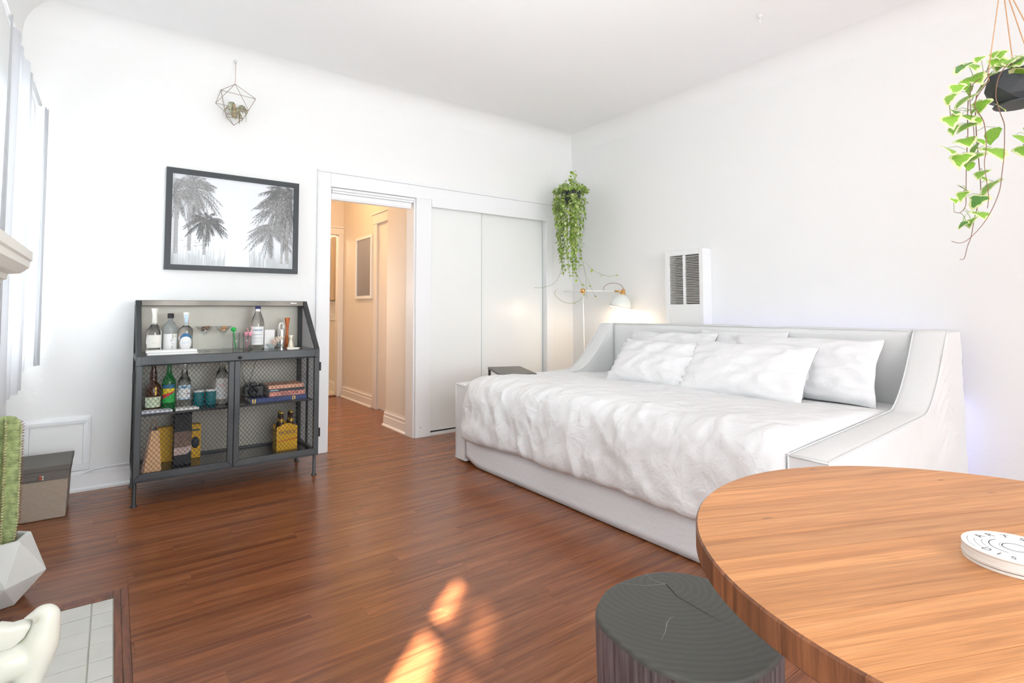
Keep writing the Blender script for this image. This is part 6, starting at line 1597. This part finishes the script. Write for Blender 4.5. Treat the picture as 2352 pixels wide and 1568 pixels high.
# ------------------------------------------------------------------ LOG STOOL
SC = (0.948, 0.686)
outl = [(0.83, 0.831), (0.914, 0.868), (1.025, 0.861), (1.096, 0.816), (1.132, 0.727), (1.103, 0.627), (1.046, 0.545), (1.000, 0.518), (0.931, 0.508), (0.86, 0.522), (0.8, 0.565), (0.772, 0.633), (0.775, 0.71), (0.792, 0.785)]
op = []
for i in range(len(outl)):
    p = [outl[(i + k - 1) % len(outl)] for k in range(4)]
    for q in range(5):
        tt = q / 5
        op.append(tuple(0.5 * (2 * p[1][d] + (p[2][d] - p[0][d]) * tt + (2 * p[0][d] - 5 * p[1][d] + 4 * p[2][d] - p[3][d]) * tt * tt + (-p[0][d] + 3 * p[1][d] - 3 * p[2][d] + p[3][d]) * tt ** 3) for d in (0, 1)))
t = thing('log_stool', 'dark stained tree-stump stool with cracked end-grain top, partly under the round table', 'stool', (SC[0], SC[1], 0))
def so(s, z): return [(SC[0] + (x - SC[0]) * s * 0.985, SC[1] + (y - SC[1]) * s * 0.985, z) for x, y in op]
n = len(op)
b = MB(); b.smooth = True; P = [[so(s, z)[k] for (s, z) in ((0.93, 0.001), (0.955, 0.03), (0.97, 0.15), (0.985, 0.30), (0.998, 0.405), (0.998, 0.4195))] for k in range(n)]
b.grid(P, n, 6, closed_u=True); b.smooth = False; b.add(so(0.93, 0.001), [tuple(range(n))[::-1]]); obj('trunk', b, 'stoolside', t)
b = MB(); b.smooth = True; rr = [(0.9985, 0.4196), (0.996, 0.425), (0.985, 0.4292), (0.97, 0.430)]
P = [[so(s, z)[k] for (s, z) in rr] for k in range(n)]; b.grid(P, n, 4, closed_u=True); b.smooth = False; b.add(so(0.97, 0.430), [tuple(range(n))]); obj('seat', b, 'stooltop', t)
def crack(pts, w, m='crack', z=0.4304):
    b = MB()
    for i in range(len(pts) - 1):
        (x0, y0), (x1, y1) = pts[i], pts[i + 1]; dx, dy = x1 - x0, y1 - y0; L = math.hypot(dx, dy); ax, ay = -dy / L, dx / L
        w0 = w * (1 - i / (len(pts) - 1)) + 0.0002; w1 = w * (1 - (i + 1) / (len(pts) - 1)) + 0.0002
        b.add([(x0 - ax * w0, y0 - ay * w0, z), (x1 - ax * w1, y1 - ay * w1, z), (x1 + ax * w1, y1 + ay * w1, z), (x0 + ax * w0, y0 + ay * w0, z)], [(0, 1, 2, 3)])
    obj('crack', b, m, t)
crack([(1.0215, 0.797), (0.998, 0.750), (0.993, 0.699), (0.990, 0.663), (0.991, 0.630)], 0.0013)
crack([(1.0215, 0.797), (1.012, 0.826), (1.020, 0.846), (1.027, 0.863)], 0.0005, 'grey_ink')
crack([(1.0215, 0.797), (0.979, 0.821), (0.957, 0.845), (0.938, 0.866)], 0.0005, 'grey_ink')
crack([(0.900, 0.701), (0.875, 0.685), (0.844, 0.671)], 0.0006, 'grey_ink'); crack([(0.900, 0.701), (0.919, 0.707), (0.932, 0.706)], 0.0004, 'grey_ink')

# ------------------------------------------------------------------ ROUND TABLE
TC, TR, TZ = (0.930, 0.150), 0.411, 0.740
t = thing('round_table', 'round solid wood table of glued boards in the right foreground', 'table', (TC[0], TC[1], 0))
ang = math.radians(-23.4); dx, dy = math.cos(ang), math.sin(ang); nx_, ny_ = -dy, dx
offs = [-0.413, -0.335, -0.262, -0.190, -0.115, -0.030, 0.050, 0.098, 0.1486, 0.1975, 0.263, 0.330, 0.413]
TH = 0.034
for a, c in zip(offs[:-1], offs[1:]):
    g = 0.00025; a_, c_ = a + g, c - g
    a_ = max(a_, -TR + 1e-4); c_ = min(c_, TR - 1e-4)
    m_ = 22
    # the outline of one board: straight glue lines, arc ends; u along the grain, v across
    def arc(v0, v1, sgn, R_):
        pts = []
        a0 = math.asin(max(-1, min(1, v0 / R_))); a1 = math.asin(max(-1, min(1, v1 / R_)))
        for k in range(m_ + 1):
            q = a0 + (a1 - a0) * k / m_; pts.append((sgn * R_ * math.cos(q), R_ * math.sin(q)))
        return pts
    ol = arc(a_, c_, 1, TR) + arc(c_, a_, -1, TR)
    il = arc(max(a_, -TR + 0.004), min(c_, TR - 0.004), 1, TR - 0.0025) + arc(min(c_, TR - 0.004), max(a_, -TR + 0.004), -1, TR - 0.0025)
    mid = (a_ + c_) / 2
    # local mesh: x along the grain; object carries the rotation so that the grain follows the board
    b = MB(); N_ = len(ol)
    vs = [(u, v - mid, -TH) for u, v in il] + [(u, v - mid, -TH + 0.0025) for u, v in ol] + [(u, v - mid, -0.0025) for u, v in ol] + [(u, v - mid, 0) for u, v in il]
    fs = [tuple(range(N_))[::-1], tuple(range(3 * N_, 4 * N_))]
    for r_ in range(3):
        b.m = 0
        for k in range(N_):
            k2 = (k + 1) % N_; fs.append((r_ * N_ + k, r_ * N_ + k2, (r_ + 1) * N_ + k2, (r_ + 1) * N_ + k))
    b.add(vs, fs)
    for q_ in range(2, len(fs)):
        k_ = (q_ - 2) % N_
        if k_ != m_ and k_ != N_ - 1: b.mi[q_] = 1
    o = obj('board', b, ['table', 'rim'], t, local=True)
    o.location = (nx_ * mid, ny_ * mid, TZ); o.rotation_euler = (0, 0, ang)
b = MB(); b.lathe([(0.035, 0.02), (0.032, TZ - TH - 0.02)], 20, (TC[0], TC[1], 0)); obj('pedestal', b, 'blackmatte', t)
b = MB(); b.lathe([(0.17, 0.001), (0.17, 0.010), (0.15, 0.018), (0.036, 0.024)], 36, (TC[0], TC[1], 0)); obj('base_plate', b, 'blackmatte', t)
b = MB(); b.lathe([(0.14, TZ - TH - 0.012), (0.14, TZ - TH - 0.0003)], 28, (TC[0], TC[1], 0)); obj('mounting_plate', b, 'blackmatte', t)
# dark knots and checks in the boards
for (x, y, l, w_) in ((1.10, 0.505, .010, .0028), (0.79, 0.43, .012, .002), (1.215, 0.335, .010, .0018), (1.20, 0.262, .014, .0014)):
    b = MB(); b.add([(x - TC[0] + l * dx, y - TC[1] + l * dy, TZ + 0.0002), (x - TC[0] + w_ * nx_, y - TC[1] + w_ * ny_, TZ + 0.0002), (x - TC[0] - l * dx, y - TC[1] - l * dy, TZ + 0.0002), (x - TC[0] - w_ * nx_, y - TC[1] - w_ * ny_, TZ + 0.0002)], [(0, 1, 2, 3)])
    obj('knot', b, 'darkcontent', t, local=True)

# ------------------------------------------------------------------ COASTERS
CC, CR = (0.895, 0.175), 0.0515
nco = 9; hc = 0.0019
for k in range(nco):
    z = TZ + 0.0003 + k * (hc + 0.0001)
    lb = 'round white coaster, topmost of the pile, printed with lettering and rings' if k == nco - 1 else ('lowest coaster of the pile on the table' if k == 0 else '%s coaster counted up from the bottom of the pile on the table' % ('zeroth first second third fourth fifth sixth seventh eighth'.split()[k + 1 if k + 1 < 9 else 8]))
    ox, oy = (random.uniform(-.0006, .0006), random.uniform(-.0006, .0006)) if k < nco - 1 else (0, 0)
    t = thing('coaster', lb, 'coaster', (CC[0] + ox, CC[1] + oy, z), 0, 'pile of round coasters')
    b = MB(); b.lathe([(CR, 0), (CR, hc * 0.72)], 48); obj('board', b, 'coastedge', t, local=True)
    b = MB(); b.lathe([(CR, hc * 0.72 + 0.00001), (CR, hc)], 48, smooth=False); obj('face', b, 'coaster', t, local=True)
    if k in (nco - 2, 1):
        b = MB(); b.lathe([(CR + 0.0001, hc * 0.86), (CR + 0.0001, hc)], 48); obj('printed_edge', b, 'ink', t, local=True)
def ring(b, r, w_, a0, a1, z):
    n_ = 40; vs = []
    for q in range(n_ + 1):
        a = math.radians(a0 + (a1 - a0) * q / n_); vs += [((r - w_) * math.cos(a), (r - w_) * math.sin(a), z), ((r + w_) * math.cos(a), (r + w_) * math.sin(a), z)]
    b.add(vs, [(2 * q, 2 * q + 1, 2 * q + 3, 2 * q + 2) for q in range(n_)])
b = MB(); zt = hc + 0.00008
ring(b, 0.0455, 0.00022, 92, 140, zt); ring(b, 0.0385, 0.00022, 96, 146, zt); ring(b, 0.0315, 0.00022, 88, 150, zt); ring(b, 0.0250, 0.00022, 60, 190, zt)
ring(b, 0.0455, 0.00022, -72, -10, zt); ring(b, 0.0385, 0.00022, -72, -10, zt); ring(b, 0.0315, 0.00022, -80, -4, zt)
ring(b, 0.0125, 0.0006, 0, 360, zt); ring(b, 0.0150, 0.0002, 0, 360, zt); ring(b, 0.0245, 0.0003, 60, 175, zt)
obj('printed_rings', b, 'ink', t, local=True)
def letter(ch, r, a, size, inward=False, m='ink'):
    al = math.radians(a); rot = al - PI / 2 + (PI if inward else 0)
    text('lettering', ch, size, m, t, Matrix.Translation((r * math.cos(al), r * math.sin(al), zt)) @ Matrix.Rotation(rot, 4, 'Z'), extrude=0.00003)
for ch, a in zip('ARTS', (76, 51, 26, 1)): letter(ch, 0.0375, a, 0.0135)
for k, ch in enumerate('DISTRICT'): letter(ch, 0.0385, 148 + 20 * k, 0.0125, True)

for o in sc.objects:
    if '_w' in o: del o['_w']
print('objects', len(sc.objects))
